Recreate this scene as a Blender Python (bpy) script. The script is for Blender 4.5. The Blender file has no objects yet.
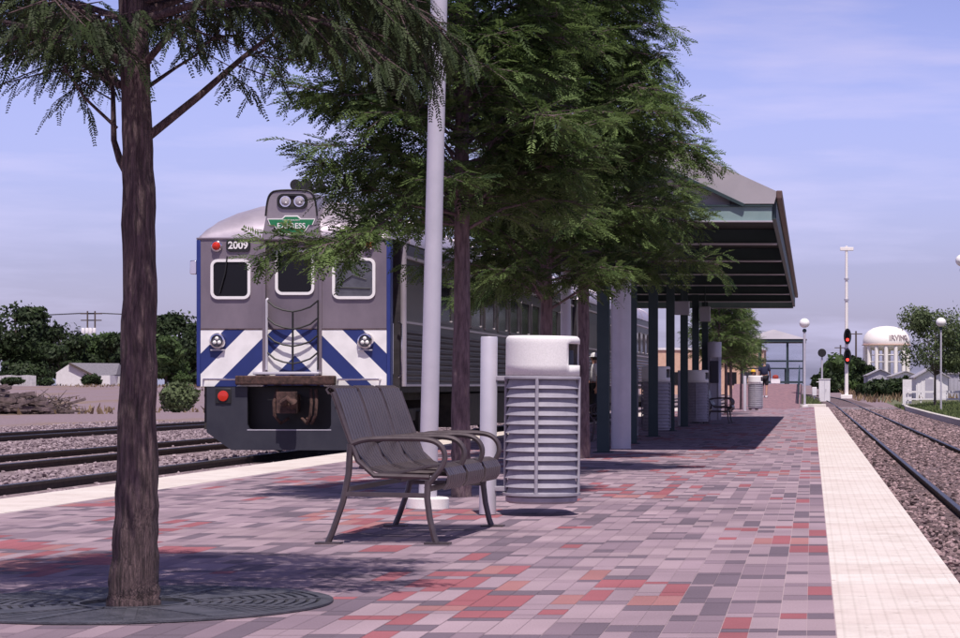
import bpy, bmesh, math, random
import numpy as np
from mathutils import Vector, Matrix, Euler
R = math.radians
scene = bpy.context.scene
COL = scene.collection
random.seed(7); rng = np.random.default_rng(7)

# ------------------------------------------------------------------ camera, sky, sun, exposure
CAMH, F, VX, VY = 0.95, 2300.0, 812.0, 385.5          # eye height, focal length and vanishing point in photo pixels (960 wide)
cam = bpy.data.cameras.new('camera'); camo = bpy.data.objects.new('camera', cam); COL.objects.link(camo)
camo.location = (0, 0, CAMH); camo.rotation_euler = (R(90), 0, 0)
cam.sensor_width = 36; cam.lens = F/960*36; cam.shift_x = -(VX-480)/960; cam.shift_y = (VY-319)/960
cam.clip_start = 0.1; cam.clip_end = 9000
scene.camera = camo
SUN = Vector((0.118, -0.46, 1.0)).normalized()
SUN_EL = math.asin(SUN.z); SUN_AZ = math.atan2(SUN.x, SUN.y)
w = bpy.data.worlds.new('World'); scene.world = w; w.use_nodes = True
nt = w.node_tree; nt.nodes.clear()
out = nt.nodes.new('ShaderNodeOutputWorld'); bg = nt.nodes.new('ShaderNodeBackground'); sky = nt.nodes.new('ShaderNodeTexSky')
sky.sky_type = 'NISHITA'; sky.sun_disc = False; sky.sun_elevation = SUN_EL; sky.sun_rotation = SUN_AZ
sky.air_density = 1.0; sky.dust_density = 2.2; sky.ozone_density = 2.0
tcw = nt.nodes.new('ShaderNodeTexCoord'); mp = nt.nodes.new('ShaderNodeMapping'); mp.inputs['Scale'].default_value = (3.0, 3.0, 22.0)
mp.inputs['Rotation'].default_value = (0, R(4), 0)
nz = nt.nodes.new('ShaderNodeTexNoise'); nz.inputs['Scale'].default_value = 2.2; nz.inputs['Detail'].default_value = 6; nz.inputs['Roughness'].default_value = .55
cr = nt.nodes.new('ShaderNodeValToRGB'); cr.color_ramp.elements[0].position = .5; cr.color_ramp.elements[1].position = .78
cr.color_ramp.elements[1].color = (.42, .42, .42, 1)
tint = nt.nodes.new('ShaderNodeMix'); tint.data_type = 'RGBA'; tint.blend_type = 'MULTIPLY'; tint.inputs[0].default_value = 1
tint.inputs[7].default_value = (1.27, 1.08, 1.66, 1)
cl = nt.nodes.new('ShaderNodeMix'); cl.data_type = 'RGBA'; cl.inputs[7].default_value = (6.6, 6.1, 8.6, 1)
L = nt.links
L.new(tcw.outputs['Generated'], mp.inputs['Vector']); L.new(mp.outputs[0], nz.inputs['Vector']); L.new(nz.outputs['Fac'], cr.inputs[0])
L.new(sky.outputs[0], tint.inputs[6]); L.new(tint.outputs[2], cl.inputs[6]); L.new(cr.outputs[0], cl.inputs[0])
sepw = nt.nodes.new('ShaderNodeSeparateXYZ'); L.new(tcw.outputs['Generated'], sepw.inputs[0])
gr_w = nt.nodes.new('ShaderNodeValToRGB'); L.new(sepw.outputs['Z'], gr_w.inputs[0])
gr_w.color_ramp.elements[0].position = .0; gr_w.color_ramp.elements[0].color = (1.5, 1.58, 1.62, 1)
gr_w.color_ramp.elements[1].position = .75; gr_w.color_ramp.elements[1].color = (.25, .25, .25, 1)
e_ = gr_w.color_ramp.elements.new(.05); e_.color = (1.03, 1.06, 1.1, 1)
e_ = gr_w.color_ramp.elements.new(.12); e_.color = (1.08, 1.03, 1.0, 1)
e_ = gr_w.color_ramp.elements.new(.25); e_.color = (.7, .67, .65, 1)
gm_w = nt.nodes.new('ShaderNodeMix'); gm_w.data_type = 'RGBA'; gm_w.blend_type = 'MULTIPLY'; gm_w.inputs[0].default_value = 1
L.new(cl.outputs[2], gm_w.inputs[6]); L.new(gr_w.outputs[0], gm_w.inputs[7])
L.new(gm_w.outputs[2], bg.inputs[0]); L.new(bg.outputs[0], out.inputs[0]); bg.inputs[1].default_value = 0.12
sun = bpy.data.lights.new('sun', 'SUN'); sun.energy = 5.0; sun.angle = R(.5); sun.color = (1.0, .93, .88)
suno = bpy.data.objects.new('sun', sun); COL.objects.link(suno); suno.rotation_euler = SUN.to_track_quat('Z', 'Y').to_euler()
vs = scene.view_settings; vs.view_transform = 'Standard'; vs.look = 'None'; vs.exposure = 0.0; vs.gamma = 1; vs.use_curve_mapping = False
scene.cycles.max_bounces = 6; scene.cycles.transparent_max_bounces = 8

def P(px, py, Z):
    return Vector(((px-VX)*Z/F, Z, CAMH-(py-VY)*Z/F))

# ------------------------------------------------------------------ helpers
class MB:
    def __init__(s): s.v = []; s.f = []; s.mi = []
    def add(s, vs, fs, m=0):
        o = len(s.v); s.v += [tuple(p) for p in vs]
        for f in fs: s.f.append([i+o for i in f]); s.mi.append(m)
        return s
    def box(s, x0, x1, y0, y1, z0, z1, m=0):
        return s.add([(x0,y0,z0),(x1,y0,z0),(x1,y1,z0),(x0,y1,z0),(x0,y0,z1),(x1,y0,z1),(x1,y1,z1),(x0,y1,z1)],
                     [(3,2,1,0),(4,5,6,7),(0,1,5,4),(1,2,6,5),(2,3,7,6),(3,0,4,7)], m)
    def bar(s, a, b, wx, wz, m=0, up=(0,0,1)):
        a = Vector(a); b = Vector(b); d = (b-a).normalized(); u = Vector(up)
        sx = d.cross(u)
        if sx.length < 1e-4: sx = d.cross(Vector((1,0,0)))
        sx.normalize(); sz = sx.cross(d)
        vs = []
        for p in (a, b):
            for i, j in ((-1,-1),(1,-1),(1,1),(-1,1)): vs.append(p+sx*(i*wx/2)+sz*(j*wz/2))
        return s.add(vs, [(3,2,1,0),(4,5,6,7),(0,1,5,4),(1,2,6,5),(2,3,7,6),(3,0,4,7)], m)
    def tube(s, pts, r, n=10, m=0, caps=True):
        pts = [Vector(p) for p in pts]; k = len(pts)
        rs = r if isinstance(r, (list, tuple)) else [r]*k
        vs = []; prev = None
        for i in range(k):
            d = (pts[min(i+1,k-1)]-pts[max(i-1,0)]).normalized()
            if prev is None:
                a = d.cross(Vector((0,0,1)))
                if a.length < .05: a = d.cross(Vector((0,1,0)))
            else: a = prev - d*prev.dot(d)
            a.normalize(); prev = a; b = d.cross(a)
            for j in range(n):
                t = 2*math.pi*j/n; vs.append(pts[i]+(a*math.cos(t)+b*math.sin(t))*rs[i])
        fs = [(i*n+j, i*n+(j+1)%n, (i+1)*n+(j+1)%n, (i+1)*n+j) for i in range(k-1) for j in range(n)]
        if caps: fs += [tuple(range(n-1,-1,-1)), tuple((k-1)*n+j for j in range(n))]
        return s.add(vs, fs, m)
    def cyl(s, a, b, r, r2=None, n=20, m=0): return s.tube([a, b], [r, r if r2 is None else r2], n, m)
    def lathe(s, prof, c=(0,0,0), n=32, m=0, axis='z', caps=True):
        c = Vector(c); vs = []; k = len(prof)
        for r, h in prof:
            for j in range(n):
                t = 2*math.pi*j/n; x, y = r*math.cos(t), r*math.sin(t)
                vs.append(c+(Vector((x,y,h)) if axis == 'z' else Vector((x,h,y))))
        fs = [(i*n+j, i*n+(j+1)%n, (i+1)*n+(j+1)%n, (i+1)*n+j) for i in range(k-1) for j in range(n)]
        if caps: fs += [tuple(range(n-1,-1,-1)), tuple((k-1)*n+j for j in range(n))]
        return s.add(vs, fs, m)
    def prism(s, poly, y0, y1, m=0, axis='y'):
        n = len(poly); mk = {'y': lambda p, t: (p[0], t, p[1]), 'x': lambda p, t: (t, p[0], p[1]), 'z': lambda p, t: (p[0], p[1], t)}[axis]
        vs = [mk(p, y0) for p in poly]+[mk(p, y1) for p in poly]
        return s.add(vs, [tuple(range(n)), tuple(range(2*n-1, n-1, -1))]+[(i, i+n, (i+1) % n+n, (i+1) % n) for i in range(n)], m)
    def rring(s, cx, cz, wd, ht, rad, t, y0, y1, m=0):
        o = rrect(cx, cz, wd, ht, rad); i = rrect(cx, cz, wd-2*t, ht-2*t, max(rad-t, .01)); n = len(o)
        vs = [(p[0], y0, p[1]) for p in o]+[(p[0], y0, p[1]) for p in i]+[(p[0], y1, p[1]) for p in o]+[(p[0], y1, p[1]) for p in i]
        fs = []
        for k in range(n):
            l = (k+1) % n
            fs += [(k,l,n+l,n+k), (2*n+k,3*n+k,3*n+l,2*n+l), (k,2*n+k,2*n+l,l), (n+k,n+l,3*n+l,3*n+k)]
        return s.add(vs, fs, m)
    def build(s, name, mats, parent=None, loc=None, smooth=True, ang=38, bevel=0, label=None):
        me = bpy.data.meshes.new(name); me.from_pydata(s.v, [], s.f)
        for m in (mats if isinstance(mats, (list, tuple)) else [mats]): me.materials.append(m)
        me.polygons.foreach_set('material_index', s.mi)
        bm = bmesh.new(); bm.from_mesh(me); bmesh.ops.recalc_face_normals(bm, faces=bm.faces); bm.to_mesh(me); bm.free()
        if smooth: me.shade_smooth(); me.set_sharp_from_angle(angle=R(ang))
        o = bpy.data.objects.new(name, me); COL.objects.link(o)
        if parent: o.parent = parent
        if loc is not None: o.location = loc
        if bevel:
            b = o.modifiers.new('bevel', 'BEVEL'); b.width = bevel; b.segments = 2; b.limit_method = 'ANGLE'; b.angle_limit = R(40); b.harden_normals = False
        if label: o['label'] = label
        return o

def smooth2(pts, it=2):
    for _ in range(it):
        o = [pts[0]]
        for a, b in zip(pts, pts[1:]): o += [(a[0]*.75+b[0]*.25, a[1]*.75+b[1]*.25), (a[0]*.25+b[0]*.75, a[1]*.25+b[1]*.75)]
        pts = o+[pts[-1]]
    return pts
def rrect(cx, cz, wd, ht, rad, n=5):
    pts = []
    for sx, sz, a0 in ((1,1,0),(-1,1,90),(-1,-1,180),(1,-1,270)):
        for k in range(n+1):
            a = R(a0+90*k/n); pts.append((cx+sx*(wd/2-rad)+rad*math.cos(a), cz+sz*(ht/2-rad)+rad*math.sin(a)))
    return pts

def np_mesh(name, verts, quads, mat, parent=None, loc=None, tint=None, smooth=False, col=None):
    me = bpy.data.meshes.new(name); nv, nf = len(verts), len(quads); k = quads.shape[1]
    me.vertices.add(nv); me.vertices.foreach_set('co', np.ascontiguousarray(verts, dtype=np.float32).ravel())
    me.loops.add(nf*k); me.loops.foreach_set('vertex_index', np.ascontiguousarray(quads, dtype=np.int32).ravel())
    me.polygons.add(nf); me.polygons.foreach_set('loop_start', np.arange(0, nf*k, k, dtype=np.int32))
    me.polygons.foreach_set('use_smooth', np.full(nf, smooth, dtype=bool))
    me.update(calc_edges=True)
    if tint is not None:
        a = me.attributes.new('tint', 'FLOAT', 'FACE'); a.data.foreach_set('value', np.ascontiguousarray(tint, dtype=np.float32))
    if col is not None:
        a = me.attributes.new('stone', 'FLOAT_COLOR', 'FACE'); a.data.foreach_set('color', np.ascontiguousarray(col, dtype=np.float32).ravel())
    me.materials.append(mat); me.validate()
    o = bpy.data.objects.new(name, me); COL.objects.link(o)
    if parent: o.parent = parent
    if loc is not None: o.location = loc
    return o

def empty(name, loc, rz=0, label=None, cat=None, group=None):
    o = bpy.data.objects.new(name, None); COL.objects.link(o); o.location = loc; o.rotation_euler = (0, 0, rz); o.empty_display_size = .2
    return tag(o, label, cat, group)
def tag(o, label=None, cat=None, group=None, kind=None):
    if label: o['label'] = label
    if cat: o['category'] = cat
    if group: o['group'] = group
    if kind: o['kind'] = kind
    return o
def kids(o): return [c for c in ALL() if c.parent == o]
def ALL(): return list(COL.objects)
def copy_tree(o, loc=None, rz=None, label=None, group=None, skip=(), scale=None, parent=None):
    c = o.copy(); COL.objects.link(c)
    if parent: c.parent = parent
    if loc is not None: c.location = loc
    if rz is not None: c.rotation_euler = (0, 0, rz)
    if scale is not None: c.scale = scale if isinstance(scale, (tuple, list)) else (scale,)*3
    if label: c['label'] = label
    if group: c['group'] = group
    for ch in kids(o):
        if ch.name.split('.')[0] not in skip: copy_tree(ch, parent=c)
    return c
def struct(o): o['kind'] = 'structure'; return o

# ------------------------------------------------------------------ materials
def node(nt, t, **kw):
    n = nt.nodes.new(t)
    for k, v in kw.items(): setattr(n, k, v)
    return n
def M(name, c1, c2=None, scale=4, rough=.6, metal=0, bump=0, bscale=60, stretch=(1,1,1), spec=.5, rvar=0, lo=.35, hi=.65, coat=0):
    m = bpy.data.materials.new(name); m.use_nodes = True; nt = m.node_tree; b = nt.nodes['Principled BSDF']
    b.inputs['Roughness'].default_value = rough; b.inputs['Metallic'].default_value = metal
    b.inputs['Specular IOR Level'].default_value = spec; b.inputs['Coat Weight'].default_value = coat
    b.inputs['Base Color'].default_value = (*c1, 1)
    tc = node(nt, 'ShaderNodeTexCoord'); mp = node(nt, 'ShaderNodeMapping'); mp.inputs['Scale'].default_value = stretch
    nt.links.new(tc.outputs['Object'], mp.inputs[0])
    if c2 is not None:
        n = node(nt, 'ShaderNodeTexNoise'); n.inputs['Scale'].default_value = scale; n.inputs['Detail'].default_value = 6; n.inputs['Roughness'].default_value = .62
        r = node(nt, 'ShaderNodeValToRGB'); r.color_ramp.elements[0].position = lo; r.color_ramp.elements[1].position = hi
        r.color_ramp.elements[0].color = (*c1, 1); r.color_ramp.elements[1].color = (*c2, 1)
        nt.links.new(mp.outputs[0], n.inputs['Vector']); nt.links.new(n.outputs['Fac'], r.inputs[0]); nt.links.new(r.outputs[0], b.inputs['Base Color'])
        if rvar:
            mr = node(nt, 'ShaderNodeMapRange'); mr.inputs[3].default_value = rough-rvar; mr.inputs[4].default_value = rough+rvar
            nt.links.new(n.outputs['Fac'], mr.inputs[0]); nt.links.new(mr.outputs[0], b.inputs['Roughness'])
    if bump:
        n2 = node(nt, 'ShaderNodeTexNoise'); n2.inputs['Scale'].default_value = bscale; n2.inputs['Detail'].default_value = 5
        bp = node(nt, 'ShaderNodeBump'); bp.inputs['Strength'].default_value = bump; bp.inputs['Distance'].default_value = .02
        nt.links.new(mp.outputs[0], n2.inputs['Vector']); nt.links.new(n2.outputs['Fac'], bp.inputs['Height']); nt.links.new(bp.outputs[0], b.inputs['Normal'])
    return m
def leafmat(name, dark, light, trans=.3):
    m = bpy.data.materials.new(name); m.use_nodes = True; nt = m.node_tree; b = nt.nodes['Principled BSDF']
    at = node(nt, 'ShaderNodeAttribute', attribute_name='tint'); r = node(nt, 'ShaderNodeValToRGB')
    r.color_ramp.elements[0].color = (*dark, 1); r.color_ramp.elements[1].color = (*light, 1)
    tr = node(nt, 'ShaderNodeBsdfTranslucent'); mx = node(nt, 'ShaderNodeMixShader'); mx.inputs[0].default_value = trans
    b.inputs['Roughness'].default_value = .62; b.inputs['Specular IOR Level'].default_value = .25
    o = nt.nodes['Material Output']
    nt.links.new(at.outputs['Fac'], r.inputs[0]); nt.links.new(r.outputs[0], b.inputs['Base Color']); nt.links.new(r.outputs[0], tr.inputs[0])
    nt.links.new(b.outputs[0], mx.inputs[1]); nt.links.new(tr.outputs[0], mx.inputs[2]); nt.links.new(mx.outputs[0], o.inputs[0])
    return m

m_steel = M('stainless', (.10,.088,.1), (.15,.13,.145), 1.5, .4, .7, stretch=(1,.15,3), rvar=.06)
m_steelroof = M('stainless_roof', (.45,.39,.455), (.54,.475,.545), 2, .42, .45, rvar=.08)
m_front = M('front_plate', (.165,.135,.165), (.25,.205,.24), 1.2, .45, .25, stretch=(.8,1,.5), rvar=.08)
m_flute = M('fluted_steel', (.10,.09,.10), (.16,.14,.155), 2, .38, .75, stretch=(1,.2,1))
m_blue = M('blue_paint', (.016,.03,.17), (.022,.04,.2), 3, .4)
m_white = M('white_paint', (.82,.79,.79), (.86,.83,.83), 3, .45)
m_black = M('black', (.012,.011,.013), rough=.55)
m_rubber = M('dark_underframe', (.02,.018,.02), (.045,.038,.038), 6, .8)
m_pilot = M('pilot_paint', (.02,.02,.034), (.032,.032,.046), 3, .6)
m_lens = M('lamp_lens', (.30,.27,.31), (.42,.39,.42), 30, .15)
m_housing = M('housing_plate', (.27,.235,.26), (.33,.29,.315), 3, .4, .35)
m_glass = M('dark_glass', (.008,.008,.011), rough=.12, spec=.22)
m_glass2 = M('cab_glass', (.05,.05,.065), (.09,.09,.11), 5, .12, spec=.7)
m_rust = M('rust', (.025,.012,.011), (.10,.05,.042), 14, .85, bump=.4)
m_chrome = M('chrome', (.75,.72,.74), rough=.15, metal=1)
m_redlens = M('red_lens', (.55,.03,.015), rough=.2)
m_green = M('green_sign', (.01,.16,.06), (.015,.19,.07), 5, .4)
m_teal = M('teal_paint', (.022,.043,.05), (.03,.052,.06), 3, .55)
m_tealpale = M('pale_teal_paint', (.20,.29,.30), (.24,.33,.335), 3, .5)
m_roofmetal = M('roof_metal', (.38,.35,.385), (.46,.42,.455), 1.2, .5, .1)
m_soffit = M('soffit', (.012,.012,.014), (.02,.019,.022), 2, .8)  # darkened in colour to deepen the shade under the canopy
m_gutter = M('brown_gutter', (.09,.05,.05), (.13,.08,.075), 5, .6)
m_pole = M('lamp_post_paint', (.46,.44,.50), (.53,.50,.565), 3, .42, .1)
m_binlid = M('bin_lid', (.72,.69,.68), (.82,.79,.78), 90, .75, bump=.15, bscale=200)
m_bin = M('bin_paint', (.27,.25,.295), (.34,.315,.365), 9, .75, .0, bump=.1, bscale=40)
m_bench = M('bench_steel', (.07,.053,.06), (.105,.082,.09), 8, .42, .3, rvar=.08)
m_iron = M('cast_iron', (.065,.065,.08), (.115,.11,.132), 9, .6, .4, bump=.3, bscale=150)
m_conc = M('concrete', (.5,.46,.43), (.62,.57,.53), 3, .85, bump=.2)
m_bark = M('bark', (.03,.018,.02), (.18,.115,.12), 13, .95, bump=1.0, bscale=30, stretch=(6,6,.5), lo=.34, hi=.68)
m_bark2 = M('bark_pale', (.07,.045,.052), (.24,.165,.175), 14, .95, bump=.9, bscale=34, stretch=(2.4,2.4,.5), lo=.3, hi=.7)
m_wood = M('pole_wood', (.07,.05,.045), (.12,.09,.08), 10, .9)
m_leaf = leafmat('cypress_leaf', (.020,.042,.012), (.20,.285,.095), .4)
m_leafnear = leafmat('cypress_leaf_shaded', (.009,.017,.006), (.048,.07,.022), .2)  # near cypress leaves, same leaf with colours darkened to look backlit
m_leafdark = leafmat('dark_leaf', (.009,.018,.007), (.038,.06,.02), .12)
m_leafmid = leafmat('mid_leaf', (.035,.065,.022), (.10,.15,.05), .25)
m_leafpale = leafmat('pale_leaf', (.07,.10,.045), (.17,.21,.10), .3)
m_grassblade = leafmat('grass_blade', (.06,.09,.03), (.16,.19,.07), .2)
m_globe = M('globe_white', (.85,.82,.8), rough=.3)
m_whitewall = M('white_siding', (.68,.65,.66), (.76,.73,.74), 2, .6)
m_greywall = M('grey_siding', (.36,.34,.4), (.43,.41,.47), 1, .6)
m_greyroof = M('grey_shingle', (.15,.14,.165), (.2,.185,.215), 4, .9)
m_peach = M('peach_brick', (.55,.34,.24), (.63,.41,.3), 3, .85)
m_tower = M('tower_paint', (.82,.76,.72), (.88,.82,.78), .2, .55)
m_text = M('dark_lettering', (.26,.2,.22), rough=.6)
m_skin = M('skin', (.42,.22,.16), rough=.6)
m_cloth_white = M('white_cloth', (.72,.7,.72), rough=.85)
m_cloth_navy = M('navy_cloth', (.02,.024,.06), rough=.9)
m_cloth_black = M('black_cloth', (.015,.014,.018), rough=.9)
m_cloth_yellow = M('yellow_cloth', (.75,.45,.03), rough=.8)
m_cloth_red = M('red_cloth', (.3,.04,.03), rough=.85)
m_hair = M('dark_hair', (.03,.02,.015), rough=.7)
m_phone = M('phone_blue', (.03,.03,.05), rough=.4)
m_timber = M('weathered_timber', (.045,.03,.03), (.22,.16,.16), 3, .9)
m_asphalt = M('grey_crossing', (.2,.185,.2), (.26,.24,.26), 6, .9)

# red signal lamp: gives off light
m_lamp = bpy.data.materials.new('signal_lamp'); m_lamp.use_nodes = True
b = m_lamp.node_tree.nodes['Principled BSDF']; b.inputs['Base Color'].default_value = (.6,.02,.02,1)
b.inputs['Emission Color'].default_value = (1,.06,.05,1); b.inputs['Emission Strength'].default_value = 2.2

def pos_nodes(nt):
    g = node(nt, 'ShaderNodeNewGeometry'); s = node(nt, 'ShaderNodeSeparateXYZ'); nt.links.new(g.outputs['Position'], s.inputs[0]); return g, s
def mth(nt, op, a, b=None, c=None):
    n = node(nt, 'ShaderNodeMath', operation=op)
    for i, x in enumerate((a, b, c)):
        if x is None: continue
        if isinstance(x, (int, float)): n.inputs[i].default_value = x
        else: nt.links.new(x, n.inputs[i])
    return n.outputs[0]
def mixc(nt, f, a, b, mode='MIX'):
    n = node(nt, 'ShaderNodeMix', data_type='RGBA', blend_type=mode)
    for i, x in ((0, f), (6, a), (7, b)):
        if isinstance(x, (int, float)): n.inputs[i].default_value = x
        elif isinstance(x, tuple): n.inputs[i].default_value = (*x, 1)
        else: nt.links.new(x, n.inputs[i])
    return n.outputs[2]
def gravel_mat(name, a, b_, c, vs=16):
    m = bpy.data.materials.new(name); m.use_nodes = True; nt = m.node_tree; b = nt.nodes['Principled BSDF']; b.inputs['Roughness'].default_value = .95
    g, s = pos_nodes(nt)
    v = node(nt, 'ShaderNodeTexVoronoi'); v.inputs['Scale'].default_value = vs; nt.links.new(g.outputs['Position'], v.inputs['Vector'])
    sp = node(nt, 'ShaderNodeSeparateColor'); nt.links.new(v.outputs['Color'], sp.inputs[0])
    n = node(nt, 'ShaderNodeTexNoise'); n.inputs['Scale'].default_value = .5; n.inputs['Detail'].default_value = 5; nt.links.new(g.outputs['Position'], n.inputs['Vector'])
    col = mixc(nt, sp.outputs[0], a, b_)
    col = mixc(nt, mth(nt, 'MULTIPLY', n.outputs['Fac'], .55), col, c)
    nt.links.new(col, b.inputs['Base Color'])
    bp = node(nt, 'ShaderNodeBump'); bp.inputs['Strength'].default_value = .9; bp.inputs['Distance'].default_value = .05; bp.invert = True
    nt.links.new(v.outputs['Distance'], bp.inputs['Height']); nt.links.new(bp.outputs[0], b.inputs['Normal'])
    return m
m_ballast = gravel_mat('ballast', (.05,.032,.036), (.22,.155,.17), (.15,.095,.105))
m_ballast_l = gravel_mat('ballast_left', (.14,.10,.115), (.33,.255,.28), (.24,.175,.195), 13)
def stone_mat(name, a, b_):
    m = bpy.data.materials.new(name); m.use_nodes = True; nt = m.node_tree; b = nt.nodes['Principled BSDF']; b.inputs['Roughness'].default_value = .9
    at = node(nt, 'ShaderNodeAttribute', attribute_name='tint'); r = node(nt, 'ShaderNodeValToRGB')
    r.color_ramp.elements[0].color = (*a, 1); r.color_ramp.elements[1].color = (*b_, 1)
    nt.links.new(at.outputs['Fac'], r.inputs[0]); nt.links.new(r.outputs[0], b.inputs['Base Color']); return m
m_stone = stone_mat('ballast_stone', (.03,.017,.02), (.42,.29,.30))
m_stone_l = stone_mat('ballast_stone_left', (.12,.085,.10), (.42,.33,.36))

# ground: gravelly dirt with dry grass patches
m_ground = bpy.data.materials.new('dry_ground'); m_ground.use_nodes = True; nt = m_ground.node_tree; b = nt.nodes['Principled BSDF']; b.inputs['Roughness'].default_value = .95
g, s = pos_nodes(nt)
mpn = node(nt, 'ShaderNodeMapping'); mpn.inputs['Scale'].default_value = (.5, .12, 1); nt.links.new(g.outputs['Position'], mpn.inputs[0])
n1 = node(nt, 'ShaderNodeTexNoise'); n1.inputs['Scale'].default_value = .35; n1.inputs['Detail'].default_value = 8; n1.inputs['Roughness'].default_value = .65; nt.links.new(mpn.outputs[0], n1.inputs['Vector'])
n2 = node(nt, 'ShaderNodeTexNoise'); n2.inputs['Scale'].default_value = 6; n2.inputs['Detail'].default_value = 6; nt.links.new(g.outputs['Position'], n2.inputs['Vector'])
r1 = node(nt, 'ShaderNodeValToRGB'); r1.color_ramp.elements[0].position = .52; r1.color_ramp.elements[1].position = .64; nt.links.new(n1.outputs['Fac'], r1.inputs[0])
dirt = mixc(nt, n2.outputs['Fac'], (.12,.08,.095), (.32,.235,.265))
gr = mixc(nt, n2.outputs['Fac'], (.14,.09,.06), (.28,.195,.14))
col = mixc(nt, r1.outputs[0], dirt, gr)
# green far right, beyond the tracks
fr = mth(nt, 'MULTIPLY', mth(nt, 'GREATER_THAN', s.outputs[0], 5.5), .8)
gg = mixc(nt, n2.outputs['Fac'], (.05,.075,.025), (.14,.16,.06))
col = mixc(nt, fr, col, gg)
nt.links.new(col, b.inputs['Base Color'])
bp = node(nt, 'ShaderNodeBump'); bp.inputs['Strength'].default_value = .5; bp.inputs['Distance'].default_value = .1
nt.links.new(n2.outputs['Fac'], bp.inputs['Height']); nt.links.new(bp.outputs[0], b.inputs['Normal'])

# pavers: colour of each stone in the face attribute
m_paver = bpy.data.materials.new('concrete_paver'); m_paver.use_nodes = True; nt = m_paver.node_tree; b = nt.nodes['Principled BSDF']; b.inputs['Roughness'].default_value = .82
at = node(nt, 'ShaderNodeAttribute', attribute_name='stone'); g, s = pos_nodes(nt)
n1 = node(nt, 'ShaderNodeTexNoise'); n1.inputs['Scale'].default_value = 120; n1.inputs['Detail'].default_value = 3; nt.links.new(g.outputs['Position'], n1.inputs['Vector'])
n2 = node(nt, 'ShaderNodeTexNoise'); n2.inputs['Scale'].default_value = 1.1; n2.inputs['Detail'].default_value = 6; nt.links.new(g.outputs['Position'], n2.inputs['Vector'])
k = mth(nt, 'ADD', mth(nt, 'MULTIPLY', n1.outputs['Fac'], .6), mth(nt, 'ADD', mth(nt, 'MULTIPLY', n2.outputs['Fac'], .7), .37))
cmb = node(nt, 'ShaderNodeCombineColor')
for i in range(3): nt.links.new(k, cmb.inputs[i])
nt.links.new(mixc(nt, 1.0, at.outputs['Color'], cmb.outputs[0], 'MULTIPLY'), b.inputs['Base Color'])
bp = node(nt, 'ShaderNodeBump'); bp.inputs['Strength'].default_value = .25; bp.inputs['Distance'].default_value = .004
nt.links.new(n1.outputs['Fac'], bp.inputs['Height']); nt.links.new(bp.outputs[0], b.inputs['Normal'])
m_mortar = M('sand_joint', (.40,.30,.335), (.46,.36,.395), 20, .95)

# warning strip: pale tiles with raised domes
m_strip = bpy.data.materials.new('warning_tile'); m_strip.use_nodes = True; nt = m_strip.node_tree; b = nt.nodes['Principled BSDF']; b.inputs['Roughness'].default_value = .7
g, s = pos_nodes(nt)
sx = mth(nt, 'SINE', mth(nt, 'MULTIPLY', s.outputs[0], 2*math.pi/.06)); sy = mth(nt, 'SINE', mth(nt, 'MULTIPLY', s.outputs[1], 2*math.pi/.09))
dome = mth(nt, 'MAXIMUM', mth(nt, 'ADD', sx, mth(nt, 'MULTIPLY', sy, .22)), 0.0)
tile = mth(nt, 'FLOOR', mth(nt, 'DIVIDE', s.outputs[1], .61)); wn = node(nt, 'ShaderNodeTexWhiteNoise', noise_dimensions='1D'); nt.links.new(tile, wn.inputs['W'])
n1 = node(nt, 'ShaderNodeTexNoise'); n1.inputs['Scale'].default_value = 3; n1.inputs['Detail'].default_value = 8; n1.inputs['Roughness'].default_value = .7; nt.links.new(g.outputs['Position'], n1.inputs['Vector'])
col = mixc(nt, wn.outputs['Value'], (.72,.65,.61), (.66,.57,.53))
rr = node(nt, 'ShaderNodeValToRGB'); rr.color_ramp.elements[0].position = .3; rr.color_ramp.elements[0].color = (.8,.77,.75,1); rr.color_ramp.elements[1].position = .55
nt.links.new(n1.outputs['Fac'], rr.inputs[0]); col = mixc(nt, 1.0, col, rr.outputs[0], 'MULTIPLY')
n5 = node(nt, 'ShaderNodeTexNoise'); n5.inputs['Scale'].default_value = 16; n5.inputs['Detail'].default_value = 4; nt.links.new(g.outputs['Position'], n5.inputs['Vector'])
r5 = node(nt, 'ShaderNodeValToRGB'); r5.color_ramp.elements[0].position = .24; r5.color_ramp.elements[0].color = (.45,.40,.38,1); r5.color_ramp.elements[1].position = .33
nt.links.new(n5.outputs['Fac'], r5.inputs[0]); col = mixc(nt, 1.0, col, r5.outputs[0], 'MULTIPLY')
fr = mth(nt, 'FRACT', mth(nt, 'DIVIDE', s.outputs[1], .61)); jn = mth(nt, 'LESS_THAN', fr, .012)
col = mixc(nt, jn, col, (.35,.28,.26)); nt.links.new(col, b.inputs['Base Color'])
bp = node(nt, 'ShaderNodeBump'); bp.inputs['Strength'].default_value = .8; bp.inputs['Distance'].default_value = .005
nt.links.new(dome, bp.inputs['Height']); nt.links.new(bp.outputs[0], b.inputs['Normal'])

# blue and white chevrons on the railcar nose (paint, in the car's own coordinates)
m_chev = bpy.data.materials.new('chevron_paint'); m_chev.use_nodes = True; nt = m_chev.node_tree; b = nt.nodes['Principled BSDF']; b.inputs['Roughness'].default_value = .45
tc = node(nt, 'ShaderNodeTexCoord'); sp = node(nt, 'ShaderNodeSeparateXYZ'); nt.links.new(tc.outputs['Object'], sp.inputs[0])
t = mth(nt, 'SUBTRACT', mth(nt, 'SUBTRACT', 1.525+2.0, mth(nt, 'ABSOLUTE', sp.outputs[0])), sp.outputs[2])
rp = node(nt, 'ShaderNodeValToRGB'); rp.color_ramp.interpolation = 'CONSTANT'
W_, B_ = (.88,.85,.85,1), (.018,.033,.165,1); el = rp.color_ramp.elements
stops = [(0, W_), (.433, B_), (.757, W_), (1.17, B_), (1.52, W_), (1.93, B_)]
el[0].position = 0; el[0].color = W_; el[1].position = stops[1][0]/2.5; el[1].color = B_
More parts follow.
